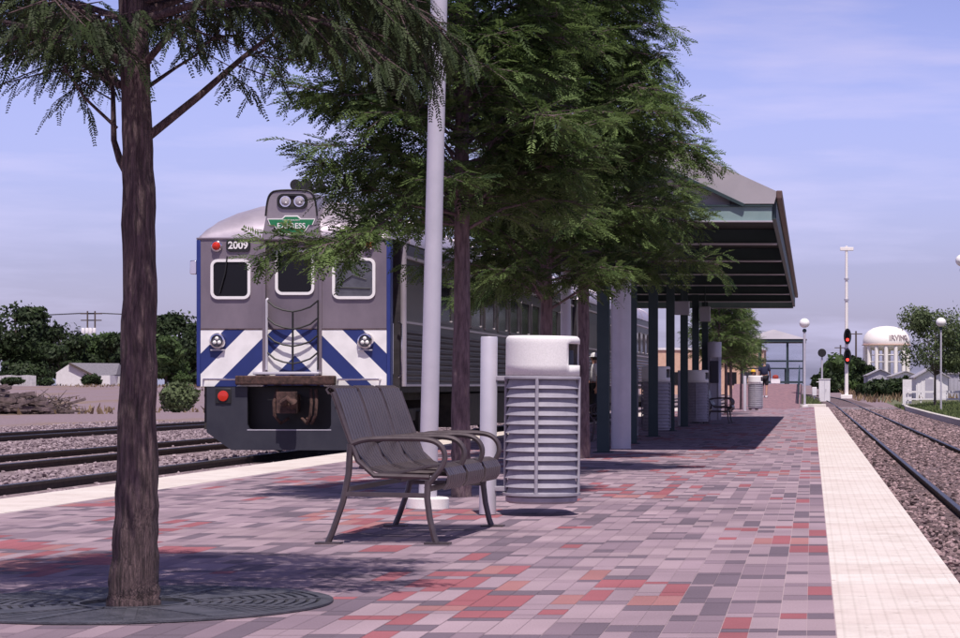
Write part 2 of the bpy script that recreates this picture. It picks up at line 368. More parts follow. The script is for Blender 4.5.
for p_, c_ in stops[2:]:
    e = el.new(p_/2.5); e.color = c_
nn = node(nt, 'ShaderNodeTexNoise'); nn.inputs['Scale'].default_value = 4; nn.inputs['Detail'].default_value = 7; nt.links.new(tc.outputs['Object'], nn.inputs['Vector'])
mr = node(nt, 'ShaderNodeMapRange'); mr.inputs[1].default_value = .3; mr.inputs[2].default_value = .6; mr.inputs[3].default_value = .86; mr.inputs[4].default_value = 1
nt.links.new(nn.outputs['Fac'], mr.inputs[0]); cb = node(nt, 'ShaderNodeCombineColor')
for i in range(3): nt.links.new(mr.outputs[0], cb.inputs[i])
nt.links.new(mth(nt, 'DIVIDE', t, 2.5), rp.inputs[0]); nt.links.new(mixc(nt, 1.0, rp.outputs[0], cb.outputs[0], 'MULTIPLY'), b.inputs['Base Color'])

m_fence = M('shade_greyed_board', (.40,.38,.39), (.56,.53,.54), 2, .8)  # white boards greyed in colour to hold the shade under the tree
m_clear = bpy.data.materials.new('clear_pane'); m_clear.use_nodes = True; nt = m_clear.node_tree; b = nt.nodes['Principled BSDF']
tr = node(nt, 'ShaderNodeBsdfTransparent'); gl = node(nt, 'ShaderNodeBsdfGlossy'); gl.inputs['Roughness'].default_value = .05; mx = node(nt, 'ShaderNodeMixShader'); mx.inputs[0].default_value = .03
tr.inputs[0].default_value = (.97,.98,1,1)
nt.links.new(tr.outputs[0], mx.inputs[1]); nt.links.new(gl.outputs[0], mx.inputs[2]); nt.links.new(mx.outputs[0], nt.nodes['Material Output'].inputs[0])

# ------------------------------------------------------------------ ground and tracks
def sst(a, b, x):
    t = np.clip((x-a)/(b-a), 0, 1); return t*t*(3-2*t)
def gz(x, y):
    x = np.asarray(x, float); y = np.asarray(y, float)
    left = -.34 + 1.27*sst(95, 330, y)
    right = -.56 + .45*sst(110, 230, y) + .7*sst(230, 500, y)
    k = sst(-8, -2, x)
    k = np.where(y > 110, sst(-60, -5, x), k)
    z = left*(1-k)+right*k
    z = z + .22*sst(5.4, 9, x)*sst(40, 90, y)
    return z
def G(x, y): return float(gz(x, y))
xs = np.concatenate([np.linspace(-3000,-200,12), np.linspace(-180,-30,40), np.linspace(-28,16,90), np.linspace(18,200,40), np.linspace(260,3000,12)])
ys = np.concatenate([np.linspace(-80,0,6), np.linspace(5,340,150), np.linspace(360,1200,20), np.linspace(1500,7500,10)])
X, Y = np.meshgrid(xs, ys); Zg = gz(X, Y); nx, ny = len(xs), len(ys)
ii = np.arange((ny-1)*(nx-1)); a = (ii//(nx-1))*nx+ii % (nx-1)
struct(np_mesh('ground', np.stack([X, Y, Zg], -1).reshape(-1,3), np.stack([a, a+1, a+nx+1, a+nx], -1), m_ground, smooth=True))

SL = .014
TL = lambda y: -8.16+SL*(y-36.2)                        # left track centre
EL = lambda y: -6.79+SL*(y-19.2)                        # left platform edge
ER, H_L, H_R = .705, -.166, -.42
TR = lambda y: 2.40 if y < 135 else 2.40-(y-135)**2/3000.0
PEND = 101.5

def sheet(name, rows, mat):          # rows of (y, [x...], [z...])
    v = []; q = []
    n = len(rows[0][1])
    for y, xx, zz in rows:
        for x, z in zip(xx, zz): v.append((x, y, z))
    for i in range(len(rows)-1):
        for j in range(n-1): q.append((i*n+j, i*n+j+1, (i+1)*n+j+1, (i+1)*n+j))
    return struct(np_mesh(name, np.array(v), np.array(q), mat, smooth=True))
rows = []
for y in np.linspace(-10, 210, 90):
    xx = [ER-.4, ER+.25, TR(y)-1.3, TR(y)-.85, TR(y)+.85, TR(y)+1.4, 4.3, 5.2]
    rows.append((y, xx, [-.52, -.55, -.52, -.505, -.505, -.52, -.5, -.47]) if y < 150 else (y, [TR(y)+d for d in (-1.8,-1.5,-1.2,-.85,.85,1.2,1.5,1.8)], [G(TR(y), y)+d for d in (0,.02,.04,.05,.05,.04,.02,0)]))
sheet('ballast_bed', rows, m_ballast)
rows = []
for y in np.linspace(-5, 230, 70):
    c1, c2, c3 = TL(y), TL(y)-4.05, TL(y)-10.5
    b0 = max(G(c2, y)+.03, -.31)
    rows.append((y, [EL(y)+.4, c1+1.2, c1+.85, c1-.85, c1-1.5, c2+1.2, c2+.8, c2-.8, c2-1.6, c3+1.6, c3+.8, c3-.8, c3-2.6],
                 [b0-.03, b0, b0+.03, b0+.03, b0-.02, b0, b0+.03, b0+.03, b0-.02, b0-.02, b0+.03, b0+.03, b0-.035]))
sheet('ballast_bed', rows, m_ballast_l)

m_railside = M('rail_side', (.028,.02,.02), (.06,.04,.036), 12, .8)
m_railtop = M('rail_head', (.10,.095,.11), (.16,.15,.17), 8, .4, .8)
RP = [(-.065,-.15),(.065,-.15),(.065,-.138),(.012,-.12),(.012,-.045),(.036,-.036),(.036,-.006),(.03,0),(-.03,0),(-.036,-.006),(-.036,-.036),(-.012,-.045),(-.012,-.12),(-.065,-.138)]
def rail(fx, ylist, fz, parent):
    mb = MB(); n = len(RP); vs = []; k = len(ylist)
    for y in ylist:
        for p in RP: vs.append((fx(y)+p[0], y, fz(y)+p[1]))
    fs = [(i*n+j, i*n+(j+1) % n, (i+1)*n+(j+1) % n, (i+1)*n+j) for i in range(k-1) for j in range(n)]
    mb.add(vs, fs, 0); mb.mi = [1 if (q % n) in (6,7,8) else 0 for q in range(len(fs))]
    mb.build('rail', [m_railside, m_railtop], parent, ang=20)
yl = list(np.linspace(-10, 130, 8))+list(np.linspace(135, 260, 30))
rz_r = lambda y: H_R + max(0, (G(2.4, y)+.13-H_R)) * (1 if y > 130 else 0)*float(sst(130, 180, y))
t = empty('railway_track', (0,0,0), 0, 'single curving track with dark rails on the right of the platform', 'track')
rail(lambda y: TR(y)-.7525, yl, rz_r, t); rail(lambda y: TR(y)+.7525, yl, rz_r, t)
yl2 = list(np.linspace(-5, 230, 40))
for off, lb in ((0, 'railway track carrying the railcars beside the platform'), (4.05, 'empty railway track just left of the railcar'), (10.5, 'farthest empty track at the edge of the dirt field')):
    t = empty('railway_track', (0,0,0), 0, lb, 'track')
    fz = lambda y: max(H_L, G(TL(y)-4, y)+.16)
    rail(lambda y: TL(y)-off-.7525, yl2, fz, t); rail(lambda y: TL(y)-off+.7525, yl2, fz, t)
tag(MB().box(TR(140)-.66, TR(140)+.66, 138, 142, -.6, H_R-.03).box(TR(140)+.84, 5.0, 138, 142, -.6, H_R-.03).build('crossing_panel', m_asphalt), kind='structure')

# loose stones on the ballast
ico = np.array([(0,1,1.618),(0,-1,1.618),(0,1,-1.618),(0,-1,-1.618),(1,1.618,0),(-1,1.618,0),(1,-1.618,0),(-1,-1.618,0),(1.618,0,1),(-1.618,0,1),(1.618,0,-1),(-1.618,0,-1)])/1.9
icf = np.array([(0,1,8),(0,8,4),(0,4,5),(0,5,9),(0,9,1),(1,9,7),(1,7,6),(1,6,8),(8,6,10),(8,10,4),(4,10,2),(4,2,5),(5,2,11),(5,11,9),(9,11,7),(7,11,3),(7,3,6),(6,3,10),(10,3,2),(2,3,11)])
def stones(name, x, y, z, size, mat):
    n = len(x); v = ico[None]*(1+rng.uniform(-.25,.25,(n,12,1)))*rng.uniform(.6,1.25,(n,1,3))
    an = rng.uniform(0, 6.28, n); ca, sa = np.cos(an), np.sin(an); tl = rng.uniform(-.6,.6,n); ct, st = np.cos(tl), np.sin(tl)
    vx = v[...,0]*ca[:,None]-v[...,1]*sa[:,None]; vy = v[...,0]*sa[:,None]+v[...,1]*ca[:,None]; vz = v[...,2]*.75
    vy2 = vy*ct[:,None]-vz*st[:,None]; vz2 = vy*st[:,None]+vz*ct[:,None]
    v = np.stack([vx, vy2, vz2], -1)*size[:,None,None]+np.stack([x, y, z], -1)[:,None]
    f = (icf[None]+(np.arange(n)*12)[:,None,None]).reshape(-1,3)
    return np_mesh(name, v.reshape(-1,3), f, mat, tint=np.repeat(rng.beta(1.1,1.5,n), 20))
n = 60000
y = 9+141*rng.random(n)**1.9; x = rng.uniform(.74, 5.1, n)
keep = (np.abs(np.abs(x-2.4)-.7525) > .075) & (x < 1.2+y*.075); x, y = x[keep], y[keep]
tag(stones('ballast_stones', x, y, np.full(len(x), -.515)+rng.uniform(-.02,.02,len(x)), rng.uniform(.018,.04,len(x))*(1+np.clip((y-40)/80,0,1)), m_stone), kind='stuff')
n = 42000
y = 19+60*rng.random(n)**1.3; x = -rng.uniform(6.9, 24, n)
keep = (x > -.4*y-2) & (x < EL(y)-.05)
for off in (0, 4.05, 10.5): keep &= (np.abs(np.abs(x-(TL(y)-off))-.7525) > .08)
x, y = x[keep], y[keep]
tag(stones('ballast_stones', x, y, np.full(len(x), -.30)+rng.uniform(-.02,.02,len(x)), rng.uniform(.02,.05,len(x)), m_stone_l), kind='stuff')

# ------------------------------------------------------------------ platform
mb = MB()
ysl = list(np.linspace(-12, PEND, 12))
vs = []
for yv in ysl: vs += [(EL(yv), yv, -.75), (EL(yv), yv, -.012), (ER, yv, -.012), (ER, yv, -.75)]
k = len(ysl); mb.add(vs, [(i*4+j, i*4+(j+1) % 4, (i+1)*4+(j+1) % 4, (i+1)*4+j) for i in range(k-1) for j in range(4)]+[(0,1,2,3), tuple(4*(k-1)+j for j in (3,2,1,0))])
struct(mb.build('platform', m_conc, smooth=False))
SW = .61
rows = [(yv, [EL(yv)+SW+.2, ER-SW], [-.002, -.002]) for yv in ysl]; sheet('paving_bed', rows, m_mortar)
rows = [(yv, [ER-SW, ER+.003], [0.0, 0.0]) for yv in ysl]; sheet('warning_strip', rows, m_strip)
rows = [(yv, [EL(yv)-.003, EL(yv)+SW+.2], [0.0, 0.0]) for yv in ysl]; sheet('warning_strip', rows, m_strip)

MID = (.215,.152,.188)
GREY, DARK, RED, ORANGE, PALE = (.29,.207,.245), (.14,.102,.132), (.29,.092,.108), (.32,.145,.145), (.33,.24,.275)
verts = []; cols = []
cw = .112
ncol = int((ER-SW-(EL(0)))/cw)+2
def lowf(i, yv): return math.sin(i*.37+yv*.55)+math.sin(yv*1.3-i*.21+1.7)+math.sin(i*.9+2.0)*.5
rr_ = random.Random(11)
def stonecol(i, yv, thin):
    a = lowf(i/2, yv); u = rr_.random()
    if thin: return DARK if u < .5 else (MID if u < .68 else (RED if a > .5 and u < .82 else GREY))
    if a > .75 and u < .55: return RED if u < .34 else ORANGE
    if u < .05: return RED
    if u < .14: return DARK
    if u < .30: return MID
    return PALE if u > .72 else GREY
for i0 in range(0, ncol, 2):
    yv = -6-rr_.random()*.8
    while yv < PEND:
        for thin, ln in ((False, rr_.choice((.45,.54,.6))), (True, rr_.choice((.12,.17,.23)))):
            if rr_.random() < .12 and not thin: ln *= .5
            c0 = stonecol(i0, yv, thin)
            for j in range(2):
                i = i0+j; x1 = ER-SW-.004-i*cw; x0 = x1-cw+(.0028 if i % 2 else .0018)
                c = c0 if rr_.random() < .6 else stonecol(i, yv, thin)
                ya, yb = max(yv, -5), min(yv+ln-.008, PEND)
                if yb-ya > .03 and x0 > EL(ya)+SW+.2:
                    f = rr_.uniform(.93, 1.06)
                    verts += [(x0,ya,0),(x1,ya,0),(x1,yb,0),(x0,yb,0)]; cols.append((c[0]*f, c[1]*f, c[2]*f, 1))
            yv += ln
verts = np.array(verts); q = np.arange(len(verts)).reshape(-1,4)
struct(np_mesh('brick_paving', verts, q, m_paver, col=np.array(cols)))
struct(MB().box(-.75, .62, PEND-.1, PEND+1.6, -.5, .12).build('end_kerb', m_conc, bevel=.02))

# right-hand kerb
mb = MB(); kp = [(5.25,60),(5.25,100),(5.45,130),(5.9,149),(7.2,153),(11,154)]
for a_, b_ in zip(kp, kp[1:]): mb.bar((*a_, -.42), (*b_, -.42), .22, .36)
struct(mb.build('kerb', m_conc, bevel=.02))

def blades(name, x, y, z, h, mat, wd=.02):
    n = len(x); an = rng.uniform(0, 6.28, n); d = np.stack([np.cos(an), np.sin(an), np.zeros(n)], -1)*wd; lean = rng.normal(0, .35, (n,3)); lean[:,2] = 1
    b0 = np.stack([x, y, z], -1); tp = b0+lean*h[:,None]
    v = np.stack([b0-d, b0+d, tp+d*.15, tp-d*.15], 1).reshape(-1,3)
    return tag(np_mesh(name, v, np.arange(n*4).reshape(-1,4), mat, tint=rng.random(n)), kind='stuff')
n = 26000; y = rng.uniform(62, 152, n); x = 5.45+rng.random(n)**1.3*6
blades('grass', x, y, gz(x, y), rng.uniform(.08,.22,n), m_grassblade, .03)
n = 6000; y = rng.uniform(104, 190, n); x = rng.uniform(-3, .6, n); kk = x < np.array([TR(v)-1.9 for v in y]); x, y = x[kk], y[kk]
blades('grass', x, y, gz(x, y), rng.uniform(.2,.55,len(x)), m_grassblade, .05)
n = 16000; y = rng.uniform(100, 330, n); x = -rng.uniform(24, 130, n); kk = np.sin(x*.09+y*.05)+np.sin(y*.11-x*.03) > .5; x, y = x[kk], y[kk]
m_drygrass = leafmat('dry_grass_blade', (.13,.085,.05), (.28,.2,.12), .1)
blades('dry_grass', x, y, gz(x, y), rng.uniform(.1,.35,len(x)), m_drygrass, .08)
n = 3500; y = rng.uniform(170, 330, n); x = rng.uniform(3.5, 30, n)
blades('dry_grass', x, y, gz(x, y), rng.uniform(.2,.6,n), m_drygrass, .1)

# ------------------------------------------------------------------ station canopy
XC, YC = -2.95, 32.4
HW, LEN, SLP = 2.415, 36.4, .455
ZE = 3.68
can = empty('station_canopy', (XC,YC,0), 0, 'long gabled platform canopy with teal fascia on a row of dark posts', 'canopy')
ap = ZE+HW*SLP
mb = MB()
for sg in (-1, 1):
    mb.add([(sg*(HW+.06),0.02,ZE-.03),(0,0.02,ap),(0,LEN,ap),(sg*(HW+.06),LEN,ZE-.03),(sg*(HW+.06),0.02,ZE-.09),(0,0.02,ap-.06),(0,LEN,ap-.06),(sg*(HW+.06),LEN,ZE-.09)],
           [(0,1,2,3),(7,6,5,4),(0,4,5,1),(3,2,6,7),(0,3,7,4)])
    for kx in range(0, int(LEN/.5)):
        yy = .3+kx*.5
        mb.bar((sg*HW,yy,ZE+.012),(0,yy,ap+.012), .03, .05)
mb.build('roof', m_roofmetal, can, smooth=False)
for sg in (-1, 1):
    mb = MB(); mb.add([(sg*(HW+.05),-.03,ZE+.0),(sg*.0,-.03,ap+.03),(sg*.0,-.03,ap-.33),(sg*(HW-.42),-.03,ZE-.17),(sg*(HW+.0),-.03,ZE-.17),
                       (sg*(HW+.05),.03,ZE+.0),(sg*.0,.03,ap+.03),(sg*.0,.03,ap-.33),(sg*(HW-.42),.03,ZE-.17),(sg*(HW+.0),.03,ZE-.17)],
                      [(0,1,2,3,4),(9,8,7,6,5),(0,5,6,1),(1,6,7,2),(2,7,8,3),(3,8,9,4),(4,9,5,0)])
    mb.build('barge_board', m_roofmetal, can, smooth=False)
    mb = MB(); mb.bar((sg*(HW-.42),-.04,ZE-.195),(0,-.04,ap-.355), .05, .045); mb.build('rake_trim', m_teal, can, smooth=False)
mb = MB(); mb.add([(-HW+.1,.10,3.46),(HW-.1,.10,3.46),(0,.10,ap-.2),(-HW+.1,.16,3.46),(HW-.1,.16,3.46),(0,.16,ap-.2)], [(0,1,2),(5,4,3),(0,3,4,1),(1,4,5,2),(2,5,3,0)])
mb.build('pediment', m_roofmetal, can, smooth=False)
mb = MB()
for xx in (-1.8,-1.2,-.6,0,.6,1.2,1.8): MB().box(xx-.012, xx+.012, .085, .099, 3.47, ZE+(HW-abs(xx))*SLP-.3).build('pediment_seam', m_greyroof, can, smooth=False)
for yy in (.0, LEN-.1):
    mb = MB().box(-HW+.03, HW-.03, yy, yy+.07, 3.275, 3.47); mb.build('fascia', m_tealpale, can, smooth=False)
    MB().box(-HW+.02, HW-.02, yy-.03, yy+.1, 3.255, 3.273).box(-HW+.02, HW-.02, yy-.03, yy+.09, 3.472, 3.495, 1).build('fascia_flange', [m_pole, m_teal], can, smooth=False)
for sg in (-1, 1):
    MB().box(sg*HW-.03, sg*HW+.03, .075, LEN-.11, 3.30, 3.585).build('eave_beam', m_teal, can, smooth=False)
    MB().box(sg*(HW+.075)-.042, sg*(HW+.075)+.042, -.05, LEN+.02, 3.575, 3.695).build('gutter', m_gutter, can, bevel=.012)
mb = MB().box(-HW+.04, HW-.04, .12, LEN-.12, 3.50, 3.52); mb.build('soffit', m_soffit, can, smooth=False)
for k in range(1, 7):
    yy = k*5.17
    MB().box(-HW+.035, HW-.035, yy-.05, yy+.05, 3.275, 3.495).build('cross_beam', m_teal, can, smooth=False)
    MB().box(-HW+.035, HW-.035, yy-.09, yy+.09, 3.25, 3.272).build('beam_flange', m_pole, can, smooth=False)  # pale colour paints in the ground's bounce light along the beam edges
for k in range(0, 7):
    yy = k*5.17+(.13 if k == 0 else 0)
    mb = MB().box(-.085, .085, yy-.085, yy-.07, .012, 3.25).box(-.085, .085, yy+.07, yy+.085, .012, 3.25).box(-.075, .075, yy-.069, yy+.069, .012, 3.25)
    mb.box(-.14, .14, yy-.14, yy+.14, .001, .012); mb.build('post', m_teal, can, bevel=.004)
mb = MB().lathe([(.15,.0),(.15,3.2)], n=32)
tag(mb.build('round_column', m_whitewall if False else m_pole, loc=(-2.865,34.5,.002)), 'pale round column standing just behind the nearest canopy post', 'column')

# boxes hung under the canopy
for px, py, Z, wd, hh, lb in ((682,308,50,.32,.30,'grey metal box hanging under the canopy nearer the camera'), (705,314,58,.27,.38,'taller grey box hanging under the canopy farther back')):
    p = P(px, py, Z); hb = empty('hanging_box', (p.x,p.y,3.5), 0, lb, 'box', 'boxes hung under the canopy')
    MB().box(-wd/2, wd/2, -.12, .12, p.z-hh/2-3.5, p.z+hh/2-3.5).build('box', m_greywall, hb, bevel=.015)
    MB().cyl((0,0,p.z+hh/2-3.5),(0,0,0),.015).build('hanger', m_teal, hb)

# ------------------------------------------------------------------ railcar
car = empty('railcar', (-8.16,36.2,H_L), -math.atan(SL), 'stainless steel railcar with blue and white chevron nose, leading', 'train', 'cars of the train')
CL = 25.6
SEC = [(1.525,3.44),(1.515,3.56),(1.46,3.70),(1.33,3.83),(1.1,3.945),(.8,4.04),(.4,4.105),(0,4.13)]
full = SEC+[(-a_, b_) for a_, b_ in SEC[-2::-1]]
def lev(v):
    t = max(0., min(1., v/1.5)); return math.sqrt(1-(1-t)**2)
vlist = [0,.02,.06,.14,.28,.5,.8,1.1,1.5,3,8,14,20,CL-1.5,CL-1.1,CL-.8,CL-.5,CL-.28,CL-.14,CL-.06,CL-.02,CL]
vs = []
for v in vlist:
    kx = lev(min(v, CL-v)); 
    for a_, b_ in full: vs.append((a_*(.985+.015*kx), v, 3.44+(b_-3.44)*max(kx,.02)))
n = len(full); mb = MB().add(vs, [(i*n+j, i*n+j+1, (i+1)*n+j+1, (i+1)*n+j) for i in range(len(vlist)-1) for j in range(n-1)])
mb.add(vs[:n], [tuple(range(n))]); mb.add(vs[-n:], [tuple(range(n))])
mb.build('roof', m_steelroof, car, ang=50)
mb = MB()
for v in (1.6, 4.2, 7, 10, 13, 16, 19, 22): MB().tube([(a_*1.003, v, b_+.006) for a_, b_ in full], .014, 6).build('roof_seam', m_steelroof, car)
# body: nose slab with a door recess, vestibule recesses, main saloon, tail
mb = MB()
mb.box(-1.525, -.46, 0, .2, 2.0, 3.43).box(.42, 1.525, 0, .2, 2.0, 3.43).box(-.46, .42, .10, .2, 2.0, 3.43)
mb.build('nose', m_front, car, bevel=.012)
mb = MB().box(-1.525, -.46, -.001, .2, 1.10, 1.998).box(.42, 1.525, -.001, .2, 1.10, 1.998).box(-.46, .42, .099, .2, 1.12, 1.998)
mb.build('nose_panel', m_chev, car, smooth=False)
MB().box(-1.532, 1.532, -.018, .02, 3.415, 3.445).build('gutter_lip', m_front, car, bevel=.006)
MB().box(-1.5, 1.5, -.008, .0, 1.996, 2.012).build('stripe_trim', m_rust, car, smooth=False)
for sg in (-1, 1):
    MB().box(sg*1.5-.032, sg*1.5+.032, -.012, .19, 1.1, 3.41).build('corner_post', m_blue, car, bevel=.01)
mb = MB().box(-1.22, 1.22, .2, CL-.2, 1.10, 3.43)
mb.build('core', m_rubber, car, smooth=False)
mb = MB()
for sg in (-1, 1):
    xo, xi = sg*1.5, sg*1.24
    for v0, v1 in ((1.16, CL-1.16),):
        mb.box(min(xo,xi), max(xo,xi), v0, v1, 1.10, 3.43)
    mb.box(min(xo,xi), max(xo,xi), CL-.2, CL, 1.10, 3.43)
mb.box(-1.235, 1.235, CL-.19, CL, 1.1, 3.43)
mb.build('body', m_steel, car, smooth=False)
mb = MB()
for sg in (-1, 1):
    for k in range(9):
        z = 1.2+k*.098
        mb.tube([(sg*1.497, 1.25, z), (sg*1.497, CL-1.25, z)], .034, 8)
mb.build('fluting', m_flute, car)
mb = MB()
for sg in (-1, 1):
    mb.box(min(sg*1.5,sg*1.545), max(sg*1.5,sg*1.545), 1.16, CL-1.16, 3.19, 3.235).box(min(sg*1.5,sg*1.535), max(sg*1.5,sg*1.535), 1.16, CL-1.16, 2.13, 2.165)
    mb.box(min(sg*1.5,sg*1.535), max(sg*1.5,sg*1.535), 1.16, CL-1.16, 1.10, 1.135)
mb.build('belt_rail', m_chrome if False else m_steelroof, car, smooth=False)
for sg in (-1, 1):
    MB().tube([(sg*1.50,1.2,1.1),(sg*1.50,1.2,3.42)], .055, 10).build('door_pillar', m_steelroof, car)
    # recessed vestibule door with a window, and grab rails
    d = MB().box(min(sg*1.221,sg*1.26), max(sg*1.221,sg*1.26), .26, 1.1, 1.15, 3.38).build('vestibule_door', m_flute, car, smooth=False)
    MB().box(min(sg*1.261,sg*1.272), max(sg*1.261,sg*1.272), .42, .94, 2.25, 3.1).build('pane', m_glass, d, smooth=False)
    for v in (.3, 1.05): MB().tube([(sg*1.45, v, 1.25), (sg*1.5, v, 1.3), (sg*1.5, v, 2.1), (sg*1.45, v, 2.15)], .018, 8).build('grab_rail', m_chrome, car)
    mb = MB()
    for k_ in range(3): mb.box(min(sg*1.12,sg*1.48), max(sg*1.12,sg*1.48), .24, 1.12, .42+k_*.26, .45+k_*.26)
    for v in (.24, 1.1): mb.box(min(sg*1.12,sg*1.47), max(sg*1.12,sg*1.47), v-.015, v+.015, .42, 1.1)
    mb.build('step_well', m_rubber, car, smooth=False)
    for k in range(11):
        v0 = 4.4+k*1.72; wd = 1.34
        f = MB(); cy, cz = v0+wd/2, 2.6
        o_ = rrect(cy, cz, wd, .78, .07); i_ = rrect(cy, cz, wd-.09, .69, .05); nn_ = len(o_); xa, xb = sg*1.501, sg*1.53
        vv = [(xb,p[0],p[1]) for p in o_]+[(xb,p[0],p[1]) for p in i_]+[(xa,p[0],p[1]) for p in o_]+[(xa,p[0],p[1]) for p in i_]
        fs = []
        for q in range(nn_):
            l = (q+1) % nn_; fs += [(q,l,nn_+l,nn_+q), (q,2*nn_+q,2*nn_+l,l), (nn_+q,nn_+l,3*nn_+l,3*nn_+q)]
        fr = f.add(vv, fs).build('side_window', m_steel, car)
        MB().prism(i_, sg*1.502, sg*1.508, axis='x').build('pane', m_glass, fr, smooth=False)
# headlight housing, number board, emblem, lamps
hp = [(-.50,3.40),(-.425,3.78),(-.40,4.02),(-.36,4.13),(-.27,4.19),(.23,4.19),(.32,4.13),(.36,4.02),(.385,3.78),(.46,3.40)]
hp = [hp[0]]+smooth2(hp[1:-1])+[hp[-1]]
MB().prism(hp, -.05, 1.6).build('headlight_housing', m_housing, car, bevel=.02)
hl = MB().rring(-.005, 4.01, .48, .24, .10, .035, -.075, -.045).build('headlight_bezel', m_black, car)
MB().prism(rrect(-.005,4.01,.42,.18,.08), -.052, -.049).build('bezel_back', m_rubber, hl, smooth=False)
for u in (-.115, .105):
    h = MB().lathe([(.082,-.06),(.082,-.052)], (u,0,4.01), 24, axis='y').lathe([(.086,-.066),(.07,-.066),(.07,-.05),(.086,-.05)], (u,0,4.01), 24, axis='y', caps=False).build('headlight', m_chrome, car)
    MB().lathe([(.0015,-.085),(.04,-.08),(.068,-.064)], (u,0,4.01), 24, axis='y', caps=False).build('lens', m_lens, h)
    MB().lathe([(.0015,-.088),(.014,-.085),(.016,-.08)], (u+.012,0,3.99), 12, axis='y', caps=False).build('bulb', m_globe, h)
MB().tube([(p[0]*1.01, -.055, p[1]) for p in hp[1:-1]], .014, 6).build('housing_rim', m_black, car)
def text(body, size, mat, name, parent, loc, ext=.003, rot=(R(90),0,0), sx=1.0, bold=0.0):
    cu = bpy.data.curves.new(name, 'FONT'); cu.body = body; cu.size = size; cu.extrude = ext; cu.align_x = 'CENTER'; cu.align_y = 'CENTER'; cu.offset = bold
    tmp = bpy.data.objects.new(name, cu); COL.objects.link(tmp)
    dg = bpy.context.evaluated_depsgraph_get(); me = bpy.data.meshes.new_from_object(tmp.evaluated_get(dg)); bpy.data.objects.remove(tmp)
    me.materials.clear(); me.materials.append(mat)
    o = bpy.data.objects.new(name, me); COL.objects.link(o); o.parent = parent; o.location = loc; o.rotation_euler = rot; o.scale = (sx,1,1); return o
nb = MB().prism(rrect(-.87,3.32,.38,.20,.07), -.022, .0).build('number_board', m_black, car, smooth=False)
text('2009', .158, m_white, 'lettering', nb, (-.87,-.026,3.318), bold=.004)
eo = [(-.40,3.74),(-.17,3.74),(-.12,3.79),(.08,3.79),(.13,3.74),(.36,3.74),(.32,3.64),(.27,3.645),(.17,3.49),(-.20,3.49),(-.30,3.645),(-.36,3.64)]
sc_ = lambda pts, k, c: [((x-c[0])*k[0]+c[0], (z-c[1])*k[1]+c[1]) for x, z in pts]
em = MB().prism(eo, -.066, -.05).build('emblem', m_white, car, smooth=False)
MB().prism(sc_(eo, (.95,.86), (-.02,3.64)), -.069, -.0665).build('field', m_green, em, smooth=False)
text('EXPRESS', .118, m_white, 'lettering', em, (-.02,-.074,3.622), ext=.001, sx=1.02, bold=.0015)
text('TRINITY RAILWAY', .034, m_white, 'lettering', em, (-.02,-.073,3.715), ext=.001)
for u, w_ in ((-1.21,3.31),(1.2,3.34)):
    ml = MB().lathe([(.088,0),(.088,-.03),(.07,-.045),(.06,-.045)], (u,0,w_), 24, axis='y').build('marker_light', m_chrome, car)
    MB().lathe([(.068,-.045),(.06,-.075),(.03,-.092),(.001,-.096)], (u,0,w_), 20, axis='y', caps=False).build('lens', m_redlens, ml)
for u, w_, wd, hh, gm, y0 in ((-.99,2.79,.63,.63,m_glass,0), (-.0,2.905,.62,.72,m_glass,.10), (.955,2.80,.68,.65,m_glass2,0)):
    fr = MB().rring(u, w_, wd, hh, .11, .045, y0-.03, y0, 0).build('front_window', m_white, car)
    MB().prism(rrect(u, w_, wd-.08, hh-.08, .08), y0-.012, y0-.004).build('pane', gm, fr, smooth=False)
    if u < -.5: MB().tube([(u-.05,-.03,w_+.36),(u-.08,-.045,w_+.1),(u-.17,-.04,w_-.22)], .012, 6).build('wiper', m_black, fr)
    if u > .5: MB().tube([(u-.24,-.02,w_-.1),(u-.02,-.025,w_+.05),(u+.2,-.02,w_-.02)], .008, 6).tube([(u-.28,-.02,w_-.14),(u+.26,-.02,w_-.16)], .01, 6).build('wiper', m_black, fr)
MB().box(-.49,-.44,-.02,.01,1.12,3.4).box(.40,.45,-.02,.01,1.12,3.4).build('door_frame', m_front, car, bevel=.006)
for u in (-1.19, 1.14):
    cl_ = MB().lathe([(.13,0),(.13,-.05),(.115,-.075),(.095,-.08),(.085,-.05)], (u,0,1.815), 28, axis='y').build('class_light', m_chrome, car)
    MB().lathe([(.085,-.055),(.06,-.065),(.001,-.07)], (u,0,1.815), 24, axis='y', caps=False).build('lens', m_glass2, cl_)
    mb = MB()
    for k in range(3):
        a_ = R(90+120*k); mb.lathe([(.03,-.085),(.02,-.092),(.001,-.095)], (u+.042*math.cos(a_),0,1.815+.042*math.sin(a_)), 12, axis='y', caps=False)
    mb.build('bulb', m_globe, cl_)
    MB().box(u-.11,u+.11,-.05,.0,1.665,1.685).build('lamp_bracket', m_pole, cl_, smooth=False)
